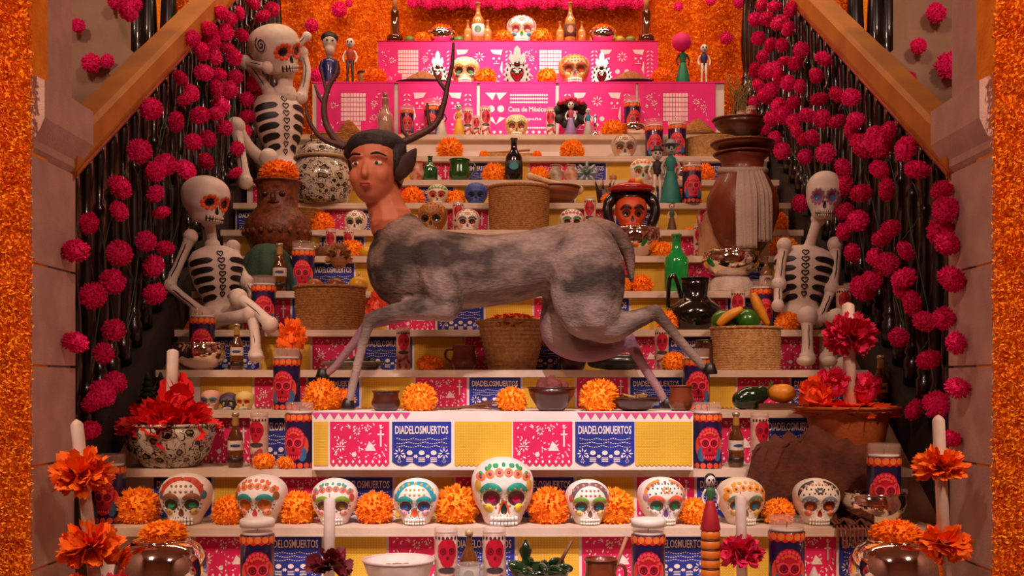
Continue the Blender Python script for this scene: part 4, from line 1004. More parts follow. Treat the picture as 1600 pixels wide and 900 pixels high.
names = ['left of the first sugar skull', 'between the first and second sugar skulls', 'between the second and third sugar skulls', 'between the third and fourth sugar skulls', 'between the fourth sugar skull and the largest one', 'just right of the largest sugar skull', 'between the sixth and seventh sugar skulls', 'between the seventh and eighth sugar skulls', 'between the eighth and ninth sugar skulls']
for px, w, nm in zip((216, 358, 466, 586, 713, 858, 958, 1085, 1216), (74, 58, 66, 66, 78, 74, 72, 54, 54), names):
    marigold(px, 0, w, 'orange marigold ' + nm, .15 if w > 60 else .12, 1.05)
# ------------------------------------------------------------------ front, lowest shelf
bigc(402, -1, 'printed skull candle with white lid at the front left, by the silver bowl', .12, lid=True, rz=.25)
bigc(1013, -1, 'printed skull candle with white lid in front of the seventh sugar skull', .12, lid=True, rz=-.1)
bigc(1229, -1, 'printed skull candle with bare wax at the front right, beside the white cone', .12, 1.06, rz=-.1)
smallc(697, -1, 'slim skull candle at the front, left of the amber tequila bottle', .12, 1.15)
smallc(772, -1, 'slim skull candle at the front, right of the amber tequila bottle', .12, 1.15)
bottle(733, -1, 30, 100, 'amber tequila bottle with white paper label between two slim candles', mat('#7a4418', .1, c2='#5a2c0c', coat=.8), .16, ('#d8cab8', '#4a3a34'), name='tequila_bottle', cap='#c8a878')
gj = pot('glass_jar', 'clear glass jar at the front in front of the tequila bottle', 'jar', at(735, -1, .05), [(.05, 0), (.055, .01), (.055, .10), (.048, .115), (.048, .118), (.044, .118), (.046, .1), (.048, .012), (.003, .01)], glass('#b8b0a0', .28), rim=True)
wb_ = pot('serving_bowl', 'white ceramic bowl of brown snacks at the bottom edge', 'bowl', at(623, -1, .08), [(.06, 0), (.065, .012), (.095, .07), (.112, .118), (.114, .13), (.107, .128), (.09, .09), (.003, .085)], mat('#e0cfc4', .35, c2='#d0bdb0', coat=.4))
for i in range(16):
    a = i * 2.4; r = .018 * math.sqrt(i) ; o = MB().ell((0, 0, 0), (.017, .012, .007), Matrix.Rotation(a, 3, 'Z'), n=8, m=5).build('snack_piece', mat('#b06a34', .6, c2='#8a4a20', scale=50), wb_, (r * cos(a), r * sin(a), .100 + .012 * (1 - r / .08)))
gd = pot('green_glazed_dish', 'dark green glazed ceramic dish with leaf-shaped rim at the bottom edge', 'dish', at(843, -1, .08), [(.05, 0), (.055, .015), (.075, .05), (.095, .095), (.098, .105), (.09, .1), (.07, .06), (.003, .04)], mat('#1c3a1c', .12, c2='#0f2410', scale=20, coat=.9), lobes=7, amp=.12)
for i in range(9):
    a = i * 2 * pi / 9; R = Euler((.5, .3 * sin(i), a)).to_matrix()
    MB().ell((0, 0, 0), (.034, .012, .020), R).build('glazed_leaf', mat('#21431f', .12, c2='#122c12', scale=20, coat=.9), gd, (.075 * cos(a), .075 * sin(a), .10 + .012 * (i % 2)))
MB().lathe([(.012, .06), (.02, .10), (.012, .13), (.022, .16), (.012, .18), (.003, .195)], 12, c=(-.045, 0, 0)).build('glazed_stem', mat('#1c3a1c', .12, c2='#0f2410', scale=20, coat=.9), gd)
tag(MB().tube([at(870, -1, .09) + Vector((0, 0, .10)), at(894, -1, .09) + Vector((0, 0, .19))], [.007, .005], 8).build('wooden_stick', mat('#7a4a2a', .6), org=None), 'dark wooden stick leaning in the green glazed dish', 'stick')
def mug(px, k, wpx, hpx, label, off, hside=1, m=None, loc=None):
    s_ = S(k, off); r = wpx / 2 / s_; h = hpx / s_; x = hside
    return pot('clay_mug', label, 'mug', loc if loc is not None else at(px, k, off), [(r * .65, 0), (r * .75, h * .03), (r * .98, h * .28), (r, h * .45), (r * .86, h * .72), (r * .88, h * .92), (r * .93, h), (r * .84, h * .98), (r * .8, h * .7), (r * .9, h * .4), (.003, h * .1)], m or CLAY, handle=[([(x * r * .85, 0, h * .85), (x * r * 1.35, 0, h * .82), (x * r * 1.45, 0, h * .55), (x * r * .98, 0, h * .32)], r * .1)] if hside else None, group='brown clay cups and mugs')
mug(938, -1, 54, 62, 'brown glazed clay mug with wooden stirrer at the bottom edge', .10, 1)
tag(MB().tube([at(948, -1, .10) + Vector((0, 0, .02)), at(979, -1, .10) + Vector((0, 0, .20))], .006, 8).build('wooden_stirrer', mat('#b0744a', .6)), 'thin wooden stirrer sticking out of the front clay mug', 'stirrer')
sc_ = thing('striped_column', 'orange and black striped column carrying the doll in the red skirt', 'stand', at(1110, -1, .13))
for i in range(7): MB().lathe([(.026, 0), (.031, .006), (.032, .016), (.031, .026), (.026, .031)], 16).build('striped_ring', mat('#e07a1c', .5), sc_, (0, 0, .0005 + i * .031))
for i in range(1, 7): MB().lathe([(.0265, -.004), (.0315, 0), (.0265, .004)], 16).build('dark_stripe', mat('#4a2416', .5), sc_, (0, 0, i * .031))
doll(1108, -1, 90, 'skeleton doll with long dark plaits, green top and red skirt on a striped column', '#a8141e', '#3a6a3a', '#e4d8cc', '#2a1a16', None, True, .13, loc=at(1110, -1, .13) + Vector((0, 0, .2175)))
PKF = mat('#e8285a', .7, c2='#d01a4a', scale=30); RDF = mat('#7a0a1c', .6, c2='#5a0616', scale=30); REDF = mat('#ee141c', .6, c2='#d80e18', scale=20); ORF = mat('#ff8016', .7, c2='#ff6a10', scale=20)
b = at(1160, -1, .13); taper('white taper rising from a bright pink paper flower at the front right', b, b + Vector((-.006, 0, .335)), [(.42, .075, PKF, 130, .3, -.6, 'paper_flower')], .0175)
b = at(514, -1, .13); taper('white taper rising from a dark red paper flower at the front', b, b + Vector((.002, 0, .325)), [(.30, .078, RDF, 70, .28, -.4, 'paper_flower')], .0185)
tt, hh = chrome(253, -1, 142, 92, 'large round silver bowl with a marigold at the front left', .10, 0, full=True)
marigold(255, -1, 82, 'orange marigold filling the mouth of the left silver bowl', hz=.62, loc=at(255, -1, .10) + Vector((0, 0, hh - .012)))
tt, hh = chrome(1402, -1, 146, 92, 'large round silver bowl with a marigold at the front right', .10, 0, full=True)
marigold(1400, -1, 84, 'orange marigold filling the mouth of the right silver bowl', hz=.62, loc=at(1400, -1, .10) + Vector((0, 0, hh - .012)))
b = at(152, -1, .05); taper('tall tilted white taper with orange paper flowers beside the left pillar', b, Q(119, 655, b.y), [(.70, .10, ORF, 190, .22, -.8, 'paper_flower'), (.30, .10, ORF, 150, .26, -.7, 'paper_flower')], .020)
b = at(1479, -1, .05); taper('tall tilted white taper with orange paper flowers beside the right pillar', b, Q(1466, 648, b.y), [(.72, .085, ORF, 190, .16, -.5, 'paper_flower'), (.31, .085, ORF, 130, .26, -.7, 'paper_flower')], .0195)
for px, py, c, nm in ((112, 872, ORD, 'red-orange'), (168, 880, PKF, 'crimson')):
    tissue('paper_flower', nm + ' paper flower at the foot of the left tall taper', at(px, -1, -.02) + Vector((0, 0, .05)), .055, .05, c, 60, px, w=.3)
tag(MB().lathe([(.045, 0), (.04, .02), (.02, .06), (.003, .10)], 20).build('salt_cone', mat('#d8cbc4', .8, bump=.4), None, at(1272, -1, .12)), 'small white salt cone at the bottom right', 'salt cone')

# ------------------------------------------------------------------ shelf with the painted bowl (right and left of the white box)
bigc(172, 0, 'printed skull candle partly hidden behind the left tall taper', .16, 1.0)
tb = at(265, 1, .11); sq = S(1, .11); rb = 72 / sq; hb = 66 / sq
TAL = bpy.data.materials.new('painted_floral_glaze'); TAL.use_nodes = True; nt = TAL.node_tree; bb = nt.nodes['Principled BSDF']; bb.inputs['Roughness'].default_value = .25; bb.inputs['Coat Weight'].default_value = .4
tc = nt.nodes.new('ShaderNodeTexCoord'); vo = nt.nodes.new('ShaderNodeTexVoronoi'); vo.inputs['Scale'].default_value = 22; nt.links.new(tc.outputs['Object'], vo.inputs['Vector'])
ns = nt.nodes.new('ShaderNodeTexNoise'); ns.inputs['Scale'].default_value = 45; nt.links.new(tc.outputs['Object'], ns.inputs['Vector'])
mm = nt.nodes.new('ShaderNodeMath'); mm.operation = 'MULTIPLY'; nt.links.new(vo.outputs['Distance'], mm.inputs[0]); nt.links.new(ns.outputs['Fac'], mm.inputs[1])
rp = nt.nodes.new('ShaderNodeValToRGB'); rp.color_ramp.interpolation = 'CONSTANT'
rp.color_ramp.elements[0].color = (*lin('#8a6a3a'), 1); rp.color_ramp.elements[1].position = .09; rp.color_ramp.elements[1].color = (*lin('#15131c'), 1)
for p_, c_ in ((.17, '#bfb29a'), (.25, '#2a2a3a'), (.29, '#c8bca4')): e_ = rp.color_ramp.elements.new(p_); e_.color = (*lin(c_), 1)
nt.links.new(mm.outputs[0], rp.inputs['Fac']); nt.links.new(rp.outputs['Color'], bb.inputs['Base Color'])
pot('painted_bowl', 'wide ceramic bowl with dark floral painting, filled with red tissue paper', 'bowl', tb, [(rb * .5, 0), (rb * .6, hb * .05), (rb * .85, hb * .35), (rb * .97, hb * .75), (rb, hb), (rb * .95, hb * .98), (rb * .9, hb * .7), (.004, hb * .6)], TAL, sy=.92)
tissue('tissue_paper', 'crumpled bright red tissue paper heaped in the painted bowl', tb + Vector((0, 0, hb * .86)), rb * 1.0, .125, REDF, 420, 5, 'tissue paper', w=.2)
tissue('tissue_paper', 'pointed red tissue paper tuft standing above the painted bowl', tb + Vector((.03, 0, hb + .07)), .075, .13, REDF, 60, 6, 'tissue paper', w=.5)
b = tb + Vector((.012, -.02, hb * .9)); taper('white taper standing in the red tissue of the painted bowl', b, Q(270, 545, b.y), [], .022)
beer(368, 1, 'small beer bottle right of the painted bowl', .08, 1.0)
smallc(405, 1, 'slim skull candle right of the beer bottle, left of the white box', .10, 1.05)
bigc(468, 1, 'printed skull candle standing against the left end of the white box', .07)
marigold(413, 1, 38, 'small round orange flower ball, left of a pair below the slim candle', .03, .9)
marigold(448, 1, 34, 'small round orange flower ball, right of a pair below the wide candle', .03, .8)
bigc(1105, 1, 'printed skull candle standing against the right end of the white box', .06)
beer(1150, 1, 'small beer bottle second right of the white box', .09)
smallc(1187, 1, 'slim skull candle right of the white box, before the brown shawl', .07, 1.05)
# terracotta pot with paper
pp = at(1325, 1, .11); sq = S(1, .11); rp_ = 72 / sq; hp_ = 92 / sq
tp = pot('terracotta_pot', 'big terracotta pot with fluted rim, filled with red and pink paper', 'pot', pp, [(rp_ * .62, 0), (rp_ * .68, .01), (rp_ * .88, hp_ * .85), (rp_ * .9, hp_ * .9), (rp_ * 1.08, hp_ * .93), (rp_ * 1.1, hp_), (rp_ * 1.0, hp_ * .99), (rp_ * .85, hp_ * .9), (.004, hp_ * .85)], TERRA, sy=.86)
tissue('tissue_paper', 'red and orange shredded paper filling the terracotta pot', pp + Vector((0, 0, hp_ * .93)), rp_ * 1.04, .05, ORD, 170, 9, 'tissue paper', w=.22)
for px, dz, c, nm, r in ((1275, .04, ORD, 'orange-red paper flower at the left of the terracotta pot', .075), (1303, .09, PKF, 'tall pink paper sheet standing in the terracotta pot', .065), (1352, .07, PKF, 'round pink paper bloom at the right of the terracotta pot', .065), (1290, .05, mat('#6a1230', .6), 'dark purple paper bloom in the terracotta pot', .04)):
    tissue('paper_flower', nm, at(px, 1, .08) + Vector((0, 0, hp_ + dz)), r, r * 1.1, c, 70, px, w=.35)
b = pp + Vector((.0, -.03, hp_ * .9)); taper('tall white taper with a red carnation above the terracotta pot', b, Q(1325, 472, b.y), [(.70, .105, PKF, 210, .22, -.85, 'paper_carnation')], .0235)
# brown shawl
sh = thing('brown_shawl', 'rumpled dark brown shawl with orange stripes in front of the terracotta pot', 'shawl', at(1270, 1, .04))
SHW_ = mat('#5e2c16', .9, c2='#4a200f', scale=16, bump=.5, bscale=60)
nu, nv = 64, 30; vs = []; fs = []
for i in range(nu + 1):
    u = i / nu; px = 1176 + 200 * u; hump = sin(pi * min(1, .08 + u * .95)) ** .7
    prof_ = [(4.06, TH[1] + .012), (4.03, TH[1] + .03 + .095 * hump), (4.00, TH[1] + .05 + .075 * hump), (3.975, TH[1] + .035 + .03 * hump), (3.972, TH[1] - .05), (3.974, TH[1] - .11 - .05 * min(1, u * 3))]
    P_ = smoothpath([(0, d_, z_) for d_, z_ in prof_], 6)
    for j, q in enumerate(P_):
        v = j / (len(P_) - 1); fold = (.030 * (abs(sin(8 * u + 2.2 * v)) - .5) + .018 * (abs(sin(19 * u - 5 * v + 2 * sin(6 * u))) - .5) + .006 * sin(50 * u + 11 * v)) * (.35 + .65 * sin(pi * min(1, v * 1.1)))
        vs.append(((px + 14 * sin(5 * v + 3 * u) - 800) * q.y / F, q.y + fold * .55 - .012, CZ + q.z + fold * 1.1))
nv = len(P_)
for i in range(nu):
    for j in range(nv - 1): k_ = i * nv + j; fs.append((k_, k_ + 1, k_ + nv + 1, k_ + nv))
so = MB().add(vs, fs).build('shawl_cloth', SHW_, sh, org=sh.location); so.modifiers.new('s', 'SOLIDIFY').thickness = .008
vs = []; fs = []
for i in range(25):
    for j in range(13):
        u = i / 24; v = j / 12; p = at(1302 + 62 * u, 0, .20 - .205 * v); vs.append(p + Vector((.006 * sin(9 * v), 0, .012 + .010 * sin(14 * u + 5 * v) + .006 * sin(31 * u))))
for i in range(24):
    for j in range(12): k_ = i * 13 + j; fs.append((k_, k_ + 1, k_ + 14, k_ + 13))
so = MB().add(vs, fs).build('shawl_end', SHW_, sh, org=sh.location); so.modifiers.new('s', 'SOLIDIFY').thickness = .006
for i in range(9):
    p = at(1308 + i * 6.5, 0, -.006); MB().tube(smoothpath([p + Vector((0, .08, .02)), p + Vector((0, .0, .006)), p + Vector((.002 * sin(i), -.008, -.02)), p + Vector((.004 * sin(i * 2), -.009, -.05 - .012 * (i % 3)))], 4), .004, 6).build('fringe_cord', mat('#7a3a1c', .8), sh, org=sh.location)
tt, hh = chrome(1366, 0, 98, 50, 'silver bowl carrying a candle beside the brown shawl', .10)
bigc(1381, 0, 'printed skull candle standing in the silver bowl at the right pillar', .09, 1.08, hh * .19)
# small things at the left end of that step
GRN = mat('#14301a', .8, c2='#0c2010', scale=40)
for px_, x, nm_ in ((230, 0, 'left'), (251, 0, 'right')):
    hgr = thing('toy_fir', f'small dark green toy fir behind the red tissue, {nm_} one of two', 'toy tree', at(px_, 2, .10))
    mb = MB().lathe([(.007, 0), (.007, .03), (.002, .14)], 8, c=(x, 0, 0))
    for j in range(5): mb.lathe([(.038 - j * .006, .03 + j * .022), (.004, .065 + j * .022)], 10, c=(x, 0, 0), lobes=8, amp=.3)
    mb.build('needles', GRN, hgr)
for px, w, c1, nm, pal in ((330, 32, 0, 'little painted skull with turquoise face beside the red tissue', dict(base='#d8a08a', brow='#3a8a9a', eye='#d81a5a', socket='#2a8a9a', nose='#7a4a2a', cheek='#e8b04a')), (358, 28, 0, 'little dark striped skull between two bright little skulls', dict(base='#4a2a4a', brow='#3a7a8a', eye='#e0c040', socket='#1c1020', nose='#1c1020', cheek='#6a9a9a')), (383, 30, 0, 'little yellow skull with red eyes left of the purple candle', dict(base='#e0c87a', brow='#e0a02a', eye='#c81a1a', socket='#a8341a', nose='#7a2a1a', cheek='#f0d060'))):
    sugar_skull(px, 2, w, nm, pal, .07, simple=True)
bigc(448, 2, 'printed skull candle under the orange paper spray, left of the deer', .08)
marigold(502, 2, 62, 'big orange marigold at the deer statue front hooves, left of a pair', .06, 1.1); marigold(533, 2, 46, 'orange marigold at the deer front hoof, right of a pair', .20, 1.0)
bigc(1088, 2, 'printed skull candle behind the raised hind hoof of the deer', .14, 1.0)
# on top of the white box
def boxtop(px, d): return Vector(((px - 800) * d / F, d, CZ + TH[2]))
mug(603, 2, 44, 30, 'dark red clay cup on the white box, left of a marigold', .0, 0, DCLAY, loc=boxtop(603, 4.15))
for px, w, nm in ((655, 62, 'leftmost on the white box, beside the dark clay cup'), (800, 54, 'on the white box below the coiled basket'), (936, 70, 'on the white box below the deer belly, right of the dark bowl')):
    marigold(px, 1, w, 'orange marigold ' + nm, loc=boxtop(px, 4.16), hz=1.0)
fb = pot('dark_clay_bowl', 'dark clay bowl with a rough brown root between two marigolds', 'bowl', boxtop(862, 4.13), [(.045, 0), (.055, .01), (.085, .06), (.092, .09), (.086, .09), (.07, .05), (.003, .03)], DCLAY)
rt = MB(); rn = random.Random(2)
for i in range(9): rt.ell((rn.uniform(-.04, .04), rn.uniform(-.03, .03), .07 + rn.uniform(0, .045)), (.03, .028, .024), Euler((i, i * 2, 0)).to_matrix())
rt.ell((0, 0, .12), (.016, .016, .022)); tag(fused('brown_root', rt, mat('#7a3226', .8, c2='#5a2218', bump=.6, bscale=60), .006, None, None, 2), 'rough reddish brown root lying in the dark clay bowl', 'root').location = boxtop(862, 4.13)
pl = pot('clay_dish', 'shallow dark clay dish with straw near the deer hind hoof', 'dish', boxtop(992, 4.14), [(.04, 0), (.06, .008), (.088, .035), (.092, .05), (.086, .048), (.06, .02), (.003, .015)], DCLAY)
for i in range(14):
    a = i * 1.7; MB().tube([(.05 * cos(a), .04 * sin(a), .045), (-.05 * cos(a + .4), -.04 * sin(a + .4), .062 + .006 * sin(i))], .003, 5).build('straw', mat('#a87a3c', .8), pl)
mug(1064, 2, 38, 38, 'brown glazed clay cup at the right end of the white box', .0, 0, CLAY, loc=boxtop(1064, 4.15))
tw = thing('twig_bundle', 'thin brown twigs lying on the white box under the deer', 'twigs', boxtop(735, 4.17))
for i in range(10): MB().tube(smoothpath([(-.14 + .01 * i, -.03 + .006 * i, .005), (-.02, .0 + .004 * i, .012 + .003 * (i % 3)), (.13 - .006 * i, -.02 + .005 * i, .006 + .012 * (i % 4))], 4), .003, 5).build('twig', mat('#6a3a20', .8), tw)
# right end of that step
av = MB(); av.ell((0, 0, .05), (.062, .05, .048)); av.ell((.045, 0, .065), (.035, .032, .034)); av.ell((-.03, 0, .04), (.045, .045, .04))
o = tag(fused('green_pepper', av, mat('#12301a', .15, c2='#0c2412', coat=.7), .006, None, None, 4), 'glossy dark green pepper right of the tall brown cups', 'pepper'); o.location = at(1172, 2, .09)
MB().tube(smoothpath([(.06, 0, .075), (.078, -.005, .092), (.088, -.01, .112)], 4), .006, 6).build('stem', mat('#4a6a2a', .6), o)
tr = tag(MB().box((0, 0, .013), (.16, .11, .026)).build('wooden_block', mat('#6a3a1c', .6, c2='#54290f', scale=8), None, at(1212, 2, .09), False, auto=30), 'low brown wooden block under the yellow squash', 'block')
sq_ = MB(); sq_.ell((0, 0, .042), (.058, .042, .040)); sq_.ell((-.03, 0, .045), (.034, .036, .034))
o = tag(fused('yellow_squash', sq_, mat('#e0901c', .4, c2='#d0801a'), .006, None, None, 4), 'yellow-orange squash lying on a wooden block', 'squash'); o.location = at(1223, 2, .09) + Vector((0, 0, .024))
beer(1376, 2, 'small beer bottle beside the right railing, above the terracotta pot', .08, 1.05)
pot('red_glass_jar', 'red glass jar at the right railing behind the beer bottle', 'jar', at(1396, 2, .17), [(.05, 0), (.055, .01), (.058, .1), (.045, .15), (.04, .16), (.036, .15), (.05, .1), (.003, .02)], mat('#8a0c14', .1, c2='#6a0810', coat=.8))

# ------------------------------------------------------------------ shelf with the coiled baskets
tt, hh = chrome(312, 3, 84, 42, 'low silver bowl carrying a candle below the left skeleton', .13)
bigc(316, 3, 'printed skull candle in the low silver bowl at the left skeleton', .13, 1.0, hh * .19)
beer(370, 3, 'small beer bottle below the left skeleton knee', .10, .95)
tissue('paper_spray', 'orange-red paper flower spray between the left skeleton foot and the deer', at(456, 3, .12) + Vector((0, 0, .13)), .062, .10, ORF, 120, 31, w=.22)
pot('spray_vase', 'small clay vase under the orange paper spray', 'vase', at(456, 3, .12), [(.03, 0), (.04, .02), (.045, .06), (.03, .1), (.035, .125), (.028, .12), (.003, .03)], CLAY)
tr = pot('serving_dish', 'long pale dish with green leaves behind the deer fore legs', 'dish', at(552, 3, .12), [(.09, 0), (.10, .006), (.13, .03), (.135, .034), (.12, .028), (.003, .012)], mat('#8a7a6a', .4, c2='#6a5c50'), sy=.7)
for i in range(10): MB().ell(((i - 4.5) * .018, .01 * sin(i * 2), .035 + .006 * (i % 3)), (.022, .014, .01), Euler((.2 * i, .4, i)).to_matrix(), n=8, m=5).build('green_leaf', mat('#2c3420', .7), tr)
smallc(630, 3, 'slim skull candle behind the deer fore legs, left of the clay mug', .10, .92)
marigold(671, 3, 44, 'orange marigold left of the handled clay mug under the deer chest', .10, .75)
mug(725, 3, 40, 38, 'brown clay mug with handle left of the coiled basket', .10, -1)
bk = basket('coiled_basket', 'flared coiled straw basket with orange filling under the deer belly', at(800, 3, .13), 38 / 363, 55 / 363, 76 / 363, STRAW, .8, 12)
marigold(800, 3, 98, 'orange marigold mass heaped in the flared coiled basket', hz=.36, loc=at(800, 3, .13) + Vector((0, 0, .178)), off=.13)
pot('clay_pot', 'small dark red clay pot behind the deer hind thigh', 'pot', at(895, 3, .12), [(.04, 0), (.05, .01), (.06, .04), (.055, .07), (.045, .085), (.048, .095), (.04, .09), (.003, .02)], DCLAY)
mb = MB(); limb(mb, [(-.10, 0, .033), (-.03, 0, .036), (.05, 0, .035), (.10, 0, .03)], [.022, .036, .036, .02])
tag(mb.build('dark_cucumber', mat('#1a2418', .35, c2='#121a10', coat=.3), None, at(962, 3, .10)), 'long dark green squash below the deer hind leg', 'squash')
smallc(1034, 3, 'slim skull candle between the deer hind legs', .10, .92)
marigold(1053, 3, 40, 'orange marigold between the slim candle and the raised hind hoof', .06, 1.0)
pot('glass_jar', 'glass jar with dark contents behind the deer raised hind hoof', 'jar', at(1102, 3, .14), [(.04, 0), (.045, .01), (.045, .10), (.035, .12), (.038, .13), (.034, .12), (.003, .01)], mat('#4a2a1c', .12, c2='#2e1812', coat=.8))
basket('straw_basket', 'round plaited straw basket of limes and bananas at the right', at(1165, 3, .13), 54 / 363, 55 / 363, 66 / 363, STRAW, .85, 18)
fz = CZ + TH[3] + .178
for px, c, nm, r, dy in ((1130, '#3f6a1c', 'green lime at the left of the straw basket', .054, .0), (1168, '#2f7a1c', 'glossy green lime in the middle of the straw basket', .056, -.02)):
    p = at(px, 3, .13 + dy); p.z = fz + .035
    o = thing('lime', nm, 'lime', p); MB().ell((0, 0, 0), (r, r * .95, r * .92), n=18, m=12).build('fruit', mat(c, .25, c2='#2a5a14', scale=14, coat=.4), o); MB().ell((r * .9, -.01, .008), (.008, .006, .006), n=8, m=5).build('tip', mat('#6a7a2a', .6), o)
for pts, nm in (([(1122, 508), (1138, 494), (1160, 482)], 'curved banana leaning over the left lime in the basket'), ([(1176, 458), (1184, 478), (1200, 508)], 'banana standing at the right of the straw basket')):
    base = at(1140, 3, .06 if pts[0][0] < 1150 else .09); P = [Q(a, b_, base.y) for a, b_ in pts]; o = thing('banana', nm, 'banana', P[0])
    pp_ = smoothpath(P, 7); n_ = len(pp_); MB().tube(pp_, [.006 + .016 * sin(pi * min(1, .12 + .8 * i / (n_ - 1))) for i in range(n_)], 9).build('banana_peel', mat('#e0981c', .45, c2='#c87c14', scale=20), o, org=P[0])
    MB().tube([P[-1], P[-1] + (P[-1] - P[-2]).normalized() * .012], .006, 6).build('banana_tip', mat('#4a2a10', .7), o, org=P[0])
marigold(1230, 4, 42, 'orange marigold between the straw basket and the right skeleton', .10, 1.0)
tag(MB().lathe([(.05, 0), (.045, .03), (.02, .055), (.003, .06)], 18).build('salt_mound', mat('#cfc0b0', .8, bump=.4), None, at(1318, 3, .12)), 'pale salt mound behind the red carnation', 'salt mound')
smallc(1318, 4, 'slim candle at the right skeleton elbow', .06, 1.0); smallc(1330, 4, 'slim candle just right of the right skeleton', .15, 1.1)

# ------------------------------------------------------------------ next shelves up
basket('straw_basket', 'plaited straw basket of fruit left of the deer chest', at(516, 4, .13), 54 / 345, 56 / 345, 68 / 345, STRAW2, .85, 18)
fz = CZ + TH[4] + .185
for px, r, c, nm in ((560, .045, '#e0a81c', 'yellow apple at the right of the fruit basket'), (492, .038, '#b0621c', 'brown pear at the left of the fruit basket'), (525, .04, '#8a4a1c', 'brown bread roll in the middle of the fruit basket')):
    p = at(px, 4, .13); p.z = fz + r * .55; o = thing('fruit', nm, 'fruit', p); MB().ell((0, 0, 0), (r, r * .95, r * .9), n=16, m=10).build('fruit_skin', mat(c, .35), o); MB().tube([(0, 0, r * .8), (.004, 0, r * 1.15)], .0025, 5).build('stalk', mat('#4a3018', .7), o)
bigc(412, 4, 'printed skull candle behind the left skeleton knee', .12, 1.0)
JUG = mat('#15150e', .15, c2='#0b0b08', scale=10, coat=.6)
sq = S(4, .12); r = 46 / sq; h = 82 / sq
pot('black_jug', 'black clay jug with a looped handle right of the deer tail', 'jug', at(1086, 4, .13), [(r * .75, 0), (r * .85, h * .04), (r, h * .28), (r * .95, h * .42), (r * .6, h * .56), (r * .42, h * .66), (r * .46, h * .85), (r * .5, h), (r * .44, h * .99), (r * .38, h * .7), (.003, h * .6)], JUG, handle=[([(-r * .46, 0, h * .62), (-r * .60, 0, h * .9), (-r * .72, 0, h * 1.06), (-r * .88, 0, h * .95), (-r * .92, 0, h * .45)], r * .075)])
marigold(1044, 4, 42, 'orange marigold left of the black clay jug', .08, 1.05)
tissue('paper_flower', 'coral paper flower between the fruit basket and deer chest', at(588, 4, .10) + Vector((0, 0, .10)), .05, .08, CRIM2, 70, 77, w=.3)
smallc(1153, 4, 'slim skull candle behind the limes', .19, 1.0, 0); bigc(1190, 4, 'dark red candle behind the standing banana', .18, .95)
beer(437, 5, 'brown beer bottle before the green cloth', .05, 1.1)
gc = MB().lathe([(.165, 0), (.168, .02), (.14, .10), (.10, .19), (.055, .235), (.004, .245)], 64, sy=.7, fn=lambda t, z: 1 + .26 * (abs(sin(5.5 * t + z * 6)) - .6) * (1 - z * 3.0))
tag(gc.build('green_cloth', mat('#33493a', .85, c2='#26372c', scale=6, bump=.3), None, at(418, 5, .15)), 'dark green cloth draped below the brown face jug', 'cloth')
bigc(474, 5, 'printed skull candle right of the green cloth', .14, 1.0)
tissue('paper_flower', 'tall green and red flower bunch standing in the fruit basket', at(530, 5, .04) + Vector((0, 0, .16)), .06, .07, mat('#5a7a4a', .7, c2='#c8502e', scale=14), 90, 41, w=.25)
marigold(970, 5, 34, 'orange marigold under the deer tail, left of two', .07, 1.0); marigold(1002, 5, 40, 'orange marigold under the deer tail, right of two', .10, 1.0)
smallc(975, 5, 'slim candle partly behind the deer thigh', .16, 1.0)
GB = mat('#10a048', .15, c2='#0c8a3c', coat=.6)
bottle(1057, 5, 38, 92, 'bright green glass bottle behind the black jug', GB, .10, neck=.36)
tt, hh = chrome(1142, 5, 92, 40, 'wide silver bowl below the towel pot', .13, loc=at(1142, 5, .13) + Vector((0, 0, .075)))
pot('white_stand', 'pale crumpled stand under the wide silver bowl', 'stand', at(1142, 5, .13), [(.11, 0), (.115, .01), (.10, .05), (.085, .0745), (.003, .0748)], mat('#cbb8a8', .8, bump=.4), lobes=9, amp=.1, rim=False)
bottle(1197, 5, 20, 56, 'small clear bottle between the silver bowl and right skeleton', mat('#9a6a4a', .15, c2='#7a4c30', coat=.6), .08, ('#cdb8a4', '#6a4a3a'))
# brown face jug
sq = S(6, .06); r = 52 / sq; h = 124 / sq
FJ = mat('#7e4020', .5, c2='#54240e', scale=30, bump=.5, bscale=60)
fj = pot('face_jug', 'brown clay jug with a moulded face and a marigold on top', 'jug', at(434, 6, .07), [(r * .55, 0), (r * .75, h * .05), (r, h * .30), (r * .95, h * .45), (r * .72, h * .58), (r * .60, h * .64), (r * .60, h * .84), (r * .66, h * .93), (r * .72, h * .95), (r * .6, h * .95), (.004, h * .9)], FJ)
for e in (-1, 1): MB().ell((e * r * .26, -r * .58, h * .77), (.018, .012, .012), n=10, m=6).build('face_eye', DCLAY, fj)
MB().ell((0, -r * .62, h * .72), (.014, .022, .028), n=10, m=6).build('face_nose', FJ, fj); MB().ell((0, -r * .58, h * .665), (.03, .012, .008), n=10, m=6).build('face_mouth', DCLAY, fj)
for i in range(11):
    a = pi + pi * (i + .5) / 11; MB().ell((r * .99 * cos(a), r * .99 * sin(a), h * .30), (.014, .010, .014), n=8, m=5).build('raised_knob', FJ, fj)
marigold(436, 6, 66, 'orange marigold capping the brown face jug', off=.07, hz=.75, loc=at(436, 6, .07) + Vector((0, 0, h * .945)))
marigold(550, 6, 42, 'orange marigold left of the deer chest, above the fruit basket', .12, 1.0)
o = thing('bread_loaf', 'dark brown bread loaf left of a marigold near the deer chest', 'bread', at(512, 6, .10)); lb = MB(); lb.ell((0, 0, .028), (.075, .045, .035)); lb.ell((.03, 0, .035), (.04, .04, .032)); lb.build('loaf', mat('#6a3414', .7, c2='#4e220c', bump=.4), o)
for i in range(4): MB().tube(smoothpath([(-.045 + i * .03, -.035, .045), (-.04 + i * .03, -.01, .066), (-.035 + i * .03, .025, .05)], 4), .005, 6).build('crust_ridge', mat('#8a5424', .7), o)
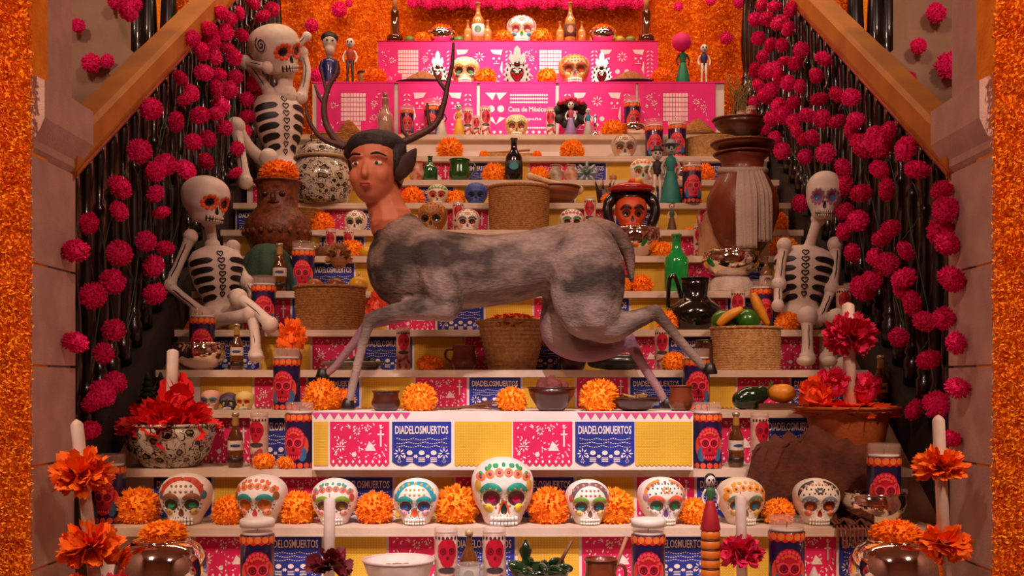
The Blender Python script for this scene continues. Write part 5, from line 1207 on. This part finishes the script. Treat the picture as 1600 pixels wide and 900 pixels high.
bottle(490, 6, 26, 40, 'squat jar of yellow liquid above the bread loaf', mat('#b08a34', .2, c2='#9a7424', coat=.6), .19, neck=.8, cap='#c8b8b0', name='honey_jar')
smallc(517, 6, 'slim candle behind the bread loaf', .17, .8)
for e, c in ((573, '#d8a81c'), (583, '#3a5a24')):
    o = thing('lemon', ('yellow lemon' if e == 573 else 'green lime') + ' touching the deer chest right of the marigold', 'citrus', at(e, 6, .06)); MB().ell((0, 0, .027), (.034, .028, .027), n=12, m=8).build('fruit_skin', mat(c, .4), o); MB().ell((.033, 0, .027), (.007, .006, .006), n=6, m=4).build('tip', mat('#8a7a24', .6), o)
tt, hh = chrome(992, 6, 84, 46, 'silver bowl under the red-hatted clay head, behind the deer rump', .12)
marigold(1035, 6, 34, 'orange marigold left of the green bottle neck', .06, 1.0)
# big brown pot with white towel
sq = S(6, .03); r = 54 / sq; h = 160 / sq; wp = at(1160, 6, .03)
pfn = [(r * .42, 0), (r * .52, h * .03), (r * .84, h * .20), (r * 1.04, h * .42), (r * 1.02, h * .58), (r * .76, h * .76), (r * .58, h * .85), (r * .62, h * .94), (r * .82, h), (r * .72, h * .99), (r * .5, h * .9), (.004, h * .8)]
bpz = [z for _, z in pfn[:9]]; bpr = [q for q, _ in pfn[:9]]
bp_ = pot('big_clay_pot', 'big round brown clay pot wrapped with a pale towel', 'pot', wp, pfn, mat('#7a3416', .4, c2='#64280e', scale=10, bump=.1, coat=.2))
tw_ = thing('towel', 'pale towel tied round the neck of the big clay pot, ends hanging', 'towel', wp)
TOW = mat('#b8a294', .85, c2='#a69082', scale=5, bump=.5, bscale=160)
def strip(a0, a1, z0, z1, ofs=.008):
    vs = []; fs = []; n = 12; m = 16
    for j in range(m + 1):
        z = z0 + (z1 - z0) * j / m; q = max(lerpl(bpz, bpr, z), lerpl(bpz, bpr, h * .45) if z < h * .45 else 0) + ofs
        for i in range(n + 1): a = a0 + (a1 - a0) * i / n; rr = q + .006 * sin(i * 1.6 + j * .1); vs.append((rr * sin(a), -rr * cos(a), z))
    for j in range(m):
        for i in range(n): k_ = j * (n + 1) + i; fs.append((k_, k_ + 1, k_ + n + 2, k_ + n + 1))
    o = MB().add(vs, fs).build('hanging_end', TOW, tw_); s2 = o.modifiers.new('s', 'SOLIDIFY'); s2.thickness = .006; return o
strip(-.38, .16, h * .04, h * .80); strip(.2, .62, h * .10, h * .84)
MB().tube([(lerpl(bpz, bpr, h * .84) * 1.06 * cos(a * pi / 12), lerpl(bpz, bpr, h * .84) * 1.06 * sin(a * pi / 12), h * .84 - .02 * sin(a * pi / 12 + pi)) for a in range(25)], .018, 8).build('neck_wrap', TOW, tw_)
pot('clay_dish', 'shiny brown clay dish resting on the big pot mouth', 'dish', wp + Vector((-.0, 0, h * 1.012)), [(r * .4, 0), (r * .6, .008), (r * .85, .03), (r * .9, .045), (r * .8, .04), (.004, .02)], CLAY)
bagm = MB().lathe([(.09, 0), (.095, .01), (.10, .06), (.095, .11), (.11, .15), (.10, .15), (.085, .11), (.003, .02)], 36, sy=.55, fn=lambda t, z: 1 + .12 * sin(5 * t + 30 * z) * sin(3 * t) + .05 * sin(11 * t))
for i_ in range(len(bagm.v)): x, y, z = bagm.v[i_]; bagm.v[i_] = (x, y, z + (.035 * sin(9 * x * 10) if z > .1 else 0))
tag(bagm.build('paper_bag', mat('#a87a54', .85, c2='#966844', scale=10, bump=.5, bscale=25), None, at(1116, 6, .045), False), 'crumpled brown paper bag before the big clay pot', 'paper bag').scale = (.78, .55, 1.25)
marigold(1224, 6, 50, 'orange marigold right of the big clay pot, above the right skeleton shoulder', .14, 1.0)
smallc(1093, 6, 'slim candle left of the paper bag', .14, .9)
# ------------------------------------------------------------------ mid shelves
marigold(503, 7, 44, 'orange marigold right of the brown face jug', .10, 1.0)
basket('lidded_basket', 'brown lidded basket beside the face jug', at(473, 7, .13), .10, .11, .12, STRAW2, .8, 10)
sugar_skull(556, 7, 36, 'pale sugar skull with lime brows, half behind the deer neck', dict(brow='#8a9a3a', eye='#3a4a2a', deco='#b04a34', cheek='#e8dccb', style=0, crown='#a8a07a'), .12)
smallc(545, 6, 'slim candle below the sugar skull left of the deer neck', .18, .8)
sugar_skull(676, 7, 46, 'amber brown skull under a marigold behind the deer back', dict(base='#a8641c', base2='#7a3c0c', brow='#8a4a10', eye='#120a06', socket='#1c0e06', nose='#1c0e06', teeth='#c08030', style=0, deco='#c8842c', crown='#8a4a10', dots='#6a3408'), .12, -.1, 1.05)
sugar_skull(731, 7, 38, 'white sugar skull with grey brows right of the amber skull', dict(brow='#5a5a66', eye='#7a3a2a', cheek='#f0a090', deco='#e07a5a', style=0, crown='#9a9a5a', nose='#7a2a24'), .12)
smallc(716, 7, 'slim candle between the amber skull and the grey-browed skull', .19, .9); smallc(738, 6, 'slim candle below the grey-browed sugar skull', .18, .7)
basket('tall_basket', 'tall cylindrical straw basket behind the deer back', at(811, 7, .14), 46 / 294, 48 / 294, 70 / 294, STRAW2, .85, 22)
sugar_skull(893, 7, 38, 'sugar skull with emerald brows above the deer rump', dict(brow='#2a9a6a', eye='#5a3a1a', cheek='#e8d0b0', deco='#e05a5a', style=1, crown='#3aa08a', nose='#8a3a3a'), .12)
smallc(922, 7, 'slim skull candle left of the red-hatted clay head', .12, .95)
# clay head mug with red hat
sq = S(7, .10); hd = thing('clay_head_jar', 'orange clay skull-faced jar with black plaits and a red hat', 'jar', at(986, 7, .03)); r = 25 / sq
HD = mat('#d8501c', .4, c2='#c03c12', scale=12, coat=.3)
skull_parts(hd, dict(base='#d8501c', base2='#c23e12', brow='#2a120c', eye='#1a0c08', socket='#6a1c0a', nose='#3a0e06', teeth='#e0602a'), .165, 1.15, 'face', simple=True)
for e in (-1, 1): MB().tube(smoothpath([(e * .06, .02, .185), (e * .105, .0, .16), (e * .125, -.01, .10), (e * .105, -.01, .03), (e * .08, -.02, .005)], 5), [.03] * 8 + [.026] * 8 + [.018] * 5, 10).build('black_plait', mat('#140c0c', .3, coat=.4), hd)
MB().ell((0, .02, .165), (.095, .085, .055)).build('black_hair', mat('#140c0c', .3, coat=.4), hd)
MB().lathe([(.07, .195), (.12, .20), (.125, .215), (.08, .235), (.003, .245)], 24).build('red_hat', mat('#b80c14', .2, c2='#980810', coat=.6), hd)
for i in range(5): MB().ell((.02 + .02 * cos(i * 1.3), .02 * sin(i * 1.3) - .02, .248), (.022, .02, .018), n=10, m=6).build('hat_flower', mat('#e02418' if i % 2 else '#e0a01c', .4), hd)
doll(1050, 7, 46, 'small masked doll with a green hood below the teal dressed catrina', '#5a3a2a', '#2a5a34', '#d8b0a8', '#1c4a2a', None, True, .10)
marigold(1078, 7, 20, 'tiny orange marigold behind the green hooded doll', .2, .9)
marigold(1210, 7, 46, 'orange marigold at the upper right of the big clay pot belly', .10, 1.05)
bigc(1081, 8, 'printed skull candle left of the big clay pot', .03, .95)
# white painted jar at the left
sq = S(8, .05); r = 50 / sq; h = 96 / sq
pj = pot('painted_jar', 'tall pale ceramic jar with dark floral painting behind the antler', 'jar', at(503, 8, .06), [(r * .6, 0), (r * .8, h * .05), (r, h * .35), (r * .98, h * .52), (r * .8, h * .66), (r * .75, h * .72), (r * .82, h * .76), (r * .72, h * .9), (r * .5, h * .97), (r * .52, h), (r * .4, h * .98), (.004, h * .8)], TAL)
MB().tube([(r * .83 * cos(a * pi / 14), r * .83 * sin(a * pi / 14), h * .74) for a in range(29)], .009, 6).build('shoulder_band', mat('#a8885a', .4), pj)
marigold(645, 8, 42, 'orange marigold above the amber skull, left of a flowered skull', .10, 1.0)
sugar_skull(684, 8, 34, 'little skull with red petalled eyes above the amber skull', dict(base='#d8cfae', brow='#b01c1c', socket='#b81c1c', eye='#2a1010', deco='#6a9a4a', cheek='#e0b04a', style=1, crown='#7a9a3a'), .10)
marigold(711, 8, 36, 'orange marigold between the flowered skull and the blue skull', .12, 1.0)
sugar_skull(744, 8, 37, 'plain cobalt blue skull above the deer back', dict(base='#2f4a94', base2='#24397a', eye='#0c1024', socket='#0c1024', nose='#0c1024', teeth='#3a5aa4', brow='#2f4a94', style=0, deco='#3a5aa4', dots='#24397a', crown='#2f4a94'), .10)
WB = mat('#8a4a1c', .45, c2='#6e3410', scale=8, kind='wave', bump=.1)
wbw = pot('wooden_bowl', 'round wooden bowl with bread and a bone behind the tall basket', 'bowl', at(868, 8, .12), [(.06, 0), (.08, .01), (.13, .07), (.14, .10), (.132, .10), (.11, .06), (.003, .04)], WB)
mb = MB(); limb(mb, [(-.14, -.02, .16), (-.04, -.03, .13), (.06, -.03, .105), (.13, -.02, .085)], [.022, .014, .014, .026]); 
tag(fused('bone', mb, mat('#d8b484', .6, c2='#c09a68'), .005, None, None, 2), 'long pale bone lying across the wooden bowl', 'bone').location = at(868, 8, .12) + Vector((0, 0, .002))
for i, (x, r_) in enumerate(((-.05, .038), (.0, .034), (.05, .036))): tag(MB().ell((0, 0, 0), (r_, r_ * .9, r_ * .75)).build('bread_roll', mat('#b07a44', .7, c2='#8e5a2c'), None, at(868, 8, .13) + Vector((x, .03, .085))), ('left', 'middle', 'right')[i] + ' bread roll in the wooden bowl under the bone', 'bread')
marigold(845, 8, 34, 'orange marigold behind the left end of the bone', .22, 1.0)
o = thing('dark_cup', 'dark spiky cup left of the red-hatted clay head', 'cup', at(944, 8, .08)); MB().lathe([(.03, 0), (.035, .01), (.045, .08), (.04, .085), (.003, .02)], 14, lobes=7, amp=.2).build('body', mat('#2a1a1c', .4), o)
for i in range(7): MB().tube([(.04 * cos(i * .9), .04 * sin(i * .9), .08), (.055 * cos(i * .9), .055 * sin(i * .9), .13)], [.006, .002], 6).build('spike', mat('#3a2420', .5), o)
marigold(1064, 8, 40, 'orange marigold half behind the candle beside the big pot', .14, 1.0)
marigold(950, 8, 24, 'small orange marigold left of the red hat', .05, 1.1)
doll(1027, 8, 92, 'skeleton groom doll with black hat and dark jacket', '#d8ccbc', '#2a1a16', '#e0d4c4', None, '#2a1614', False, .08, legs='#d8ccbc')
doll(1048, 8, 100, 'skeleton lady doll in a teal dress and grey hat', '#1f7a70', '#1f7a70', '#a8a8a4', None, '#7a8a94', True, .05, hatw=.15)
# ------------------------------------------------------------------ shelf below the bottles
bottle(672, 9, 24, 42, 'dark green glass bottle left of a green mug', mat('#1c5a2a', .12, c2='#123c1c', coat=.7), .10, neck=.3)
mug(718, 9, 34, 36, 'dark green glazed mug behind the deer back', .10, 1, mat('#1f5a1c', .2, c2='#143c12', coat=.6))
pot('painted_vase', 'small cream and red painted vase beside the green bottle', 'vase', at(652, 9, .10), [(.03, 0), (.04, .02), (.05, .06), (.03, .10), (.035, .12), (.03, .115), (.003, .04)], mat('#c8a88a', .4, c2='#b0442a', scale=30))
marigold(772, 9, 42, 'orange marigold left of the black labelled bottle', .10, 1.05); marigold(842, 9, 36, 'orange marigold right of the black labelled bottle', .10, 1.0)
bottle(803, 9, 27, 68, 'black bottle with a teal patterned label', mat('#12161a', .12, c2='#0a0c10', coat=.7), .06, ('#12161c', '#2f8a94'), neck=.36)
for px, c, nm in ((868, '#7a6a5a', 'grey little owl figure'), (892, '#b0503a', 'cream and red little vase'), (1038, '#5a4a3a', 'brown little jug')):
    pot('little_vase', nm + ' on the shelf above the wooden bowl' if px < 1000 else nm + ' behind the skeleton couple', 'vase', at(px, 9, .10), [(.025, 0), (.035, .02), (.042, .06), (.022, .085), (.028, .10), (.024, .098), (.003, .03)], mat(c, .4, c2='#c8b89a', scale=25))
o = thing('silver_flower', 'pale star-shaped metal flower above the wooden bowl', 'ornament', at(917, 9, .08)); st_ = MB()
for i in range(8): a = i * pi / 4; st_.ell((.04 * cos(a), 0, .055 + .04 * sin(a)), (.028, .008, .011), Matrix.Rotation(-a, 3, 'Y'), n=8, m=6)
st_.build('petal_star', mat('#8a9a94', .4, .5), o); MB().ell((0, -.008, .055), (.016, .01, .016)).build('center', mat('#2a4a4a', .3), o)
sugar_skull(1003, 9, 38, 'sugar skull with green brows and orange crest left of the skeleton groom', dict(brow='#1f9a6a', eye='#8a3a2a', socket='#8a5a3a', deco='#f0843c', nose='#1f7a5a', cheek='#f0c0a0', style=1, crown='#f08a3c'), .10)
o = thing('candle_stub', 'short brown candle left of the green-browed skull', 'candle', at(958, 9, .10)); MB().lathe([(.02, 0), (.02, .04), (.016, .045), (.003, .044)], 14).build('wax', mat('#9a6a3c', .6), o); MB().tube([(0, 0, .044), (0, 0, .055)], .0015, 5).build('wick', mat('#201410'), o)
marigold(1100, 9, 38, 'orange marigold left of the big clay pot rim', .06, 1.05)
tt, hh = chrome(1065, 9, 26, 24, 'tiny silver bowl behind the teal dressed catrina', .14)
# ------------------------------------------------------------------ shelf below the pink banner
marigold(703, 10, 46, 'orange marigold in front of the yellow dressed doll', .08, 1.0); marigold(894, 10, 42, 'orange marigold below the curly haired doll', .08, 1.0)
marigold(756, 10, 16, 'small orange flower ball left of the black labelled bottle neck', .05, 1.0); marigold(839, 10, 16, 'small orange flower ball right of the black labelled bottle neck', .05, 1.0)
o = thing('wooden_spoon', 'long wooden spoon lying on a straw mat below the small candles', 'spoon', at(802, 10, .12)); MB().tube([(-.12, 0, .045), (.10, 0, .062)], .007, 8).build('spoon_handle', mat('#a8743c', .6), o); MB().ell((-.14, 0, .044), (.03, .02, .008)).build('spoon_bowl', mat('#a8743c', .6), o)
tag(MB().box((0, 0, .018), (.30, .12, .036)).build('straw_mat_roll', STRAW, None, at(800, 10, .13), False), 'folded straw mat under the long wooden spoon', 'mat')
sugar_skull(975, 10, 40, 'beige sugar skull with coral cheeks on the shelf below the marigold', dict(base='#d0b89a', brow='#7a6a5a', eye='#8a4a3a', socket='#6a3a2a', cheek='#f08468', nose='#1f4a3a', deco='#a87a5a', style=0, crown='#b0907a', dots='#8a5a4a'), .10)
bigc(1022, 10, 'printed skull candle above the skeleton groom', .14, .98); bigc(1058, 10, 'printed skull candle left of the round straw box', .10, .98)
basket('round_straw_box', 'low round straw box below the wooden bowl at the upper right', at(1112, 10, .14), .15, .15, .13, STRAW, .85, 14)
basket('straw_basket', 'brown straw basket behind the left antler', at(522, 10, .13), .13, .14, .14, STRAW2, .85, 10)
wbl = pot('wooden_bowl', 'large dark wooden bowl at the upper right', 'bowl', at(1158, 10, .13) + Vector((0, 0, .132)), [(.07, 0), (.09, .01), (.15, .07), (.17, .11), (.16, .11), (.13, .06), (.003, .03)], mat('#5a2a12', .3, c2='#44200c', scale=6, kind='wave', coat=.3), sy=.8)
# ------------------------------------------------------------------ shelf with the pink banner
T11 = 11
doll(690, T11, 52, 'little doll in a blue shawl left of the yellow dressed doll', '#c8b8a8', '#1f4a8a', '#3a2418', '#2a1a14', None, True, .08)
doll(717, T11, 52, 'thin skeleton doll in a yellow dress with green sash', '#e0a41c', '#d89a1c', '#d8d0c8', '#3a3030', None, True, .05)
for px, sc_2, nm in ((731, .95, 'first of three slim candles right of the yellow dressed doll'), (745, .72, 'shortest of three slim candles right of the yellow dressed doll'), (758, 1.0, 'third and tallest of three slim candles near the middle pink panel'), (861, .95, 'single slim candle right of the middle sugar skull on the pink banner'), (1142, .75, 'leftmost of three slim candles at the right end of the pink banner'), (1158, .85, 'middle of three slim candles at the right end of the pink banner'), (1174, 1.0, 'rightmost of three slim candles at the right end of the pink banner')):
    smallc(px, T11, nm, .12, sc_2)
sugar_skull(807, T11, 37, 'orange tinted sugar skull with dotted forehead before the middle pink panel', dict(base='#e0b070', brow='#5a6a3a', eye='#e06a4a', socket='#6a3a3a', nose='#5a5a2a', cheek='#f0e0c0', deco='#f0e8d8', dots='#3a4a3a', style=0, crown='#f0a03a', side='#f0a03a'), .10)
dl = doll(892, T11, 58, 'doll with big black curly hair and a red flower crown', '#8a6a9a', '#b03a4a', '#e0dccf', None, None, True, .08)
hb_ = MB(); rn = random.Random(5); hh = 58 / S(T11, .08)
for i in range(26): v = Vector((rn.uniform(-1, 1), rn.uniform(-.1, 1), rn.uniform(-1, 1))).normalized(); hb_.ell((v.x * .085, v.y * .06 + .02, hh * .70 + v.z * .075), .030, n=8, m=5)
hb_.build('curly_hair', mat('#1c1612', .7), dl)
for i in range(7): MB().ell(((i - 3) * .022, -.01, hh * .98 + .012 * cos(i - 3)), (.018, .018, .016), n=8, m=5).build('crown_flower', mat('#c81440', .6), dl)
doll(919, T11, 46, 'small doll in a bright blue shawl right of the curly haired doll', '#b0a494', '#1f8fb4', '#d8c8bc', None, None, True, .06)
o = thing('silver_bell', 'small silver hand bell right of the blue shawl doll', 'bell', at(930, T11, .12)); MB().lathe([(.035, 0), (.036, .006), (.026, .03), (.014, .05), (.006, .054), (.006, .06)], 16).build('bell_cup', CHR, o); MB().lathe([(.007, .06), (.012, .08), (.006, .10), (.013, .13), (.003, .16)], 12).build('bell_handle', CHR, o)
marigold(957, T11, 40, 'orange marigold right of the silver bell', .08, .95)
tt, hh = chrome(990, T11, 40, 20, 'small silver bowl carrying a candle before the pink banner', .10)
bigc(988, T11, 'printed skull candle in the small silver bowl before the pink banner', .10, .95, hh * .19 + .0)
bigc(676, T11, 'printed skull candle between the right antler branches', .16, 1.0)
bigc(636, T11, 'low printed skull candle above the dark hair of the statue', .05, .75)
dc = bottle(602, T11, 25, 62, 'square crystal decanter with stopper before the pink banner', mat('#b08a78', .12, c2='#9a7464', coat=.8), .10, neck=.42, name='crystal_decanter')
MB().ell((0, 0, 62 / S(T11, .1) + .02), (.016, .016, .02), n=10, m=7).build('stopper', mat('#8a6a5c', .1, coat=.8), dc)
def mound(px, k, wpx, hpx, label, off, m, pm, name='spice_plate'):
    s_ = S(k, off); r = wpx / 2 / s_; t = thing(name, label, 'plate of food', at(px, k, off)); hh = hpx / s_
    MB().lathe([(r * .6, 0), (r * .7, .006), (r, .022), (r * 1.01, .027), (r * .9, .022), (.003, .012)], 28, sy=.5).build('plate', pm, t)
    MB().lathe([(r * .78, .018), (r * .6, .02 + hh * .3), (r * .35, .02 + hh * .68), (r * .15, .02 + hh * .9), (.003, .02 + hh * .95)], 28, sy=.5, fn=lambda a, z: 1 + .05 * sin(5 * a + z * 60)).build('heap', m, t); return t
SP = mat('#a8683c', .9, c2='#8a4e2a', scale=50, bump=.8, bscale=120); PLD = mat('#3a1410', .4)
mound(660, 12, 84, 20, 'dark plate heaped with brown ground spice, left on the upper pink step', .10, SP, PLD)
mound(985, 12, 86, 20, 'dark plate heaped with brown ground spice, right on the upper pink step', .10, SP, PLD)
mound(1090, 11, 78, 28, 'wooden plate heaped with golden brown crumbs at the right pink panel', .12, mat('#a8702c', .9, c2='#8a5420', scale=50, bump=.8), WB)
mound(545, 11, 56, 26, 'wooden dish of brown dried fruit behind the left antler', .12, mat('#9a5a20', .9, c2='#7a4012', scale=40, bump=.8), WB)
ds = thing('dried_straw', 'bundle of dried straw at the right end of the pink banner', 'straw', at(1158, 11, .20))
rn = random.Random(6)
for i in range(26): MB().tube(smoothpath([(rn.uniform(-.03, .03), .04, .0), (rn.uniform(-.06, .06), .05, .2), (rn.uniform(-.12, .10), .05, .33 + rn.uniform(0, .12))], 3), .003, 4).build('straw', mat('#8a6a34', .8), ds)
# ------------------------------------------------------------------ upper pink step
bs = thing('figurine', 'blue dressed figure with a big pale head and short black hair', 'figurine', at(515, 12, .12), .2, 'small folk-art figurines')
MB().lathe([(.042, 0), (.045, .01), (.040, .08), (.048, .15), (.044, .175), (.02, .185)], 18, sy=.8).build('blue_dress', mat('#16206a', .35, c2='#101850', scale=20, coat=.3), bs)
for e in (-1, 1): MB().tube(smoothpath([(e * .044, 0, .165), (e * .056, -.01, .11), (e * .04, -.03, .06)], 4), .012, 8).build('arm', mat('#16206a', .35), bs)
fh_ = MB(); fh_.ell((0, 0, .285), (.046, .046, .06)); fh_.ell((0, -.012, .235), (.034, .034, .04)); fh_.lathe([(.02, .18), (.02, .23)], 12); fused('head', fh_, mat('#c8b4a0', .6), .005, bs, None, 3)
for e in (-1, 1): MB().ell((e * .018, -.044, .29), (.008, .005, .006), n=8, m=5).build('eye', mat('#201414', .5), bs)
MB().ell((0, .012, .318), (.056, .052, .042)).build('black_hair', mat('#141014', .6), bs)
doll(547, 12, 78, 'thin skeleton doll in red top and striped trousers', '#2a1a18', '#b83a24', '#e8e0d4', None, None, False, .10)
o = thing('little_drum', 'tiny brown drum beside the thin red skeleton doll', 'drum', at(569, 12, .12)); MB().lathe([(.04, 0), (.042, .01), (.036, .05), (.042, .09), (.003, .092)], 16).build('drum_body', mat('#a8743c', .6), o); MB().lathe([(.043, .084), (.044, .092), (.043, .098), (.003, .099)], 16).build('drum_head', mat('#5a2a18', .6), o)
marigold(586, 12, 40, 'orange marigold left of the left spice plate', .08, .95)
sugar_skull(727, 12, 46, 'orange sugar skull with green tears between two silver hearts', dict(base='#e8b878', brow='#c8782a', eye='#5a8a5a', socket='#5a2a1a', nose='#f0f0e0', cheek='#6a9a6a', deco='#e0e8d8', style=1, crown='#d8e0c8', dots='#c86a3a'), .10)
sugar_skull(897, 12, 50, 'orange sugar skull with ridged crown left of the right silver heart', dict(base='#d89a5a', brow='#a84a2a', eye='#e0481c', socket='#7a3a2a', nose='#c83a1c', nose2='#8aa8a8', cheek='#f0d070', deco='#b0603a', style=2, crown='#e0a868', dots='#8a4a3a'), .10)
for px, w, nm in ((760, 36, 'left of the middle silver heart'), (855, 36, 'right of the middle silver heart'), (1034, 36, 'right of the right spice plate')): marigold(px, 12, w, 'orange marigold ' + nm, .06, 1.0)
def heart(px, wpx, hpx, label, off=.20):
    s_ = S(12, off); w = wpx / s_; h = hpx / s_; t = thing('silver_heart', label, 'ornament', at(px, 12, off), 0, 'pierced silver heart ornaments')
    HM = mat('#d8d0cc', .22, 1.0); mb = MB(); hz = h * .36
    P = []
    for j in range(24):
        q = 2 * pi * j / 24; x = 16 * sin(q) ** 3 / 17; z = (13 * cos(q) - 5 * cos(2 * q) - 2 * cos(3 * q) - cos(4 * q)) / 17; P.append((x, z))
    vs = [(0, -.035, hz)]; fs = []
    for ring, y in ((.5, -.028), (.85, -.015), (1.0, .0)):
        for x, z in P: vs.append((x * ring * w * .26, y, hz + z * ring * h * .24))
    for j in range(24):
        k = (j + 1) % 24; fs.append((0, 1 + j, 1 + k)); fs.append((1 + j, 25 + j, 25 + k, 1 + k)); fs.append((25 + j, 49 + j, 49 + k, 25 + k))
    fs.append(tuple(range(49, 73))); mb.add(vs, fs).build('heart_boss', mat('#b8aaa6', .15, 1.0), t)
    rays = MB(); pts = []
    for j in range(36):
        q = 2 * pi * j / 36; rr = 1.0 if j % 2 else .78; pts.append((w * .5 * rr * sin(q), hz + h * .37 * rr * cos(q)))
    rays.poly(pts, .006); rays.build('ray_plate', HM, t, (0, .002, 0), False)
    fl = MB(); fp = [(-.16 * w, h * .58), (-.30 * w, h * .72), (-.22 * w, h * .84), (-.13 * w, h * .78), (-.10 * w, h * .93), (0, h * 1.0), (.10 * w, h * .93), (.13 * w, h * .78), (.22 * w, h * .84), (.30 * w, h * .72), (.16 * w, h * .58)]
    fl.poly(fp, .008).build('flame_plate', HM, t, (0, -.008, 0), False)
    MB().lathe([(.10 * w, h * .56), (.12 * w, h * .60), (.10 * w, h * .64)], 14).build('crown_band', mat('#7a6a66', .2, 1.0), t)
    mb = MB()
    for j in range(14):
        q = 2 * pi * j / 14 + .2; mb.ell((w * .36 * sin(q), -.002, hz + h * .27 * cos(q)), (.006, .003, .009), n=6, m=4)
    mb.build('pierced_holes', mat('#2a1a18', .6), t)
    return t
heart(684, 32, 62, 'left pierced silver heart with flames above the left spice plate'); heart(808, 46, 70, 'largest pierced silver heart with flames, middle of the top step'); heart(940, 34, 60, 'right pierced silver heart with flames above the right spice plate')
doll(1067, 12, 70, 'slender doll in a green dress with big black hair and pink hat', '#0f7a54', '#0f7a54', '#3a2a24', '#140e0e', None, True, .10)
pf_ = MB().ell((0, -.0, .28), (.062, .05, .06), n=14, m=9); tag(pf_.build('pink_hat', mat('#e0147a', .7), None, at(1065, 12, .09)), 'big fuchsia hat on the doll in the green dress', 'hat')
doll(1100, 12, 68, 'thin skeleton doll in a purple shirt at the right end of the upper step', '#d8ccbc', '#3a1f5a', '#e8e0d4', None, None, False, .10, legs='#d8ccbc')
# ------------------------------------------------------------------ topmost step
AMB = mat('#5a220a', .1, c2='#44180a', coat=.9)
for px, sd in ((617, 'left'), (1010, 'right')):
    s_ = S(13, .1); o = thing('amber_candlestick', f'tall dark amber glass candlestick at the {sd} end of the topmost step', 'candlestick', at(px, 13, .10))
    MB().lathe([(12.5 / s_, 0), (12.5 / s_, 13 / s_), (11 / s_, 16 / s_), (7 / s_, 17 / s_), (6.5 / s_, 52 / s_), (7 / s_, 55 / s_), (.003, 55 / s_)], 20).build('glass_holder', AMB, o)
    MB().lathe([(4 / s_, 55 / s_), (4 / s_, 80 / s_), (.002, 82 / s_)], 12).build('candle', mat('#c88a5a', .5), o)
for px, sd in ((690, 'left'), (942, 'right')):
    tt, hh = chrome(px, 13, 44, 22, f'small silver bowl with marigold on the topmost step, {sd} one', .10)
    marigold(px, 13, 40, f'orange marigold in the {sd} silver bowl of the topmost step', hz=.75, loc=at(px, 13, .10) + Vector((0, 0, hh * .5)))
def mezcal(px, hpx, wpx, nm, lab): return bottle(px, 13, wpx, hpx, nm, mat('#b8783c', .08, c2='#9a5a28', coat=.9), .08, lab, neck=.34)
mezcal(747, 66, 20, 'tall clear bottle with a pale floral label, left of the top skull', ('#e8e0d0', '#5a7a5a')); mezcal(731, 38, 13, 'small amber bottle left of the floral labelled bottle', None); mezcal(762, 38, 13, 'small amber bottle right of the floral labelled bottle', None)
mezcal(891, 66, 18, 'tall cola-coloured bottle with orange cap band, right of the top skull', ('#5a3a34', '#c86a4a')); mezcal(875, 36, 13, 'small amber bottle left of the tall cola-coloured bottle', None); mezcal(909, 36, 13, 'small amber bottle right of the tall cola-coloured bottle', None)
sugar_skull(815, 13, 47, 'sugar skull on the topmost step with pink sockets and yellow nose', dict(brow='#e08a6a', eye='#e8b0a0', socket='#a84a3a', nose='#1f6a3a', nose2='#e0c83a', cheek='#4a9ac0', deco='#d86a5a', style=0, crown='#7a6a6a', side='#b0a0a0', dots='#7a4a4a'), .10)
for px, w, nm in ((788, 30, 'left below the top skull'), (846, 34, 'right of the top skull'), (660, 26, 'left of the left silver bowl on the top step')): marigold(px, 13, w, 'orange marigold ' + nm, .04, .9)
for px, c, nm in ((640, '#6a7a2a', 'green lime right of the left amber candlestick'), (968, '#b0a02c', 'yellow lime left of a darker lime on the top step'), (985, '#7a7a24', 'olive lime beside the right amber candlestick'), (717, '#5a6a2a', 'small green lime between silver bowl and bottles')):
    o = thing('lime', nm, 'lime', at(px, 13, .08)); MB().ell((0, 0, .03), (.036, .03, .03), n=12, m=8).build('fruit', mat(c, .4), o); MB().ell((.036, 0, .03), (.007, .006, .006), n=6, m=4).build('tip', mat('#8a8a3a', .6), o)
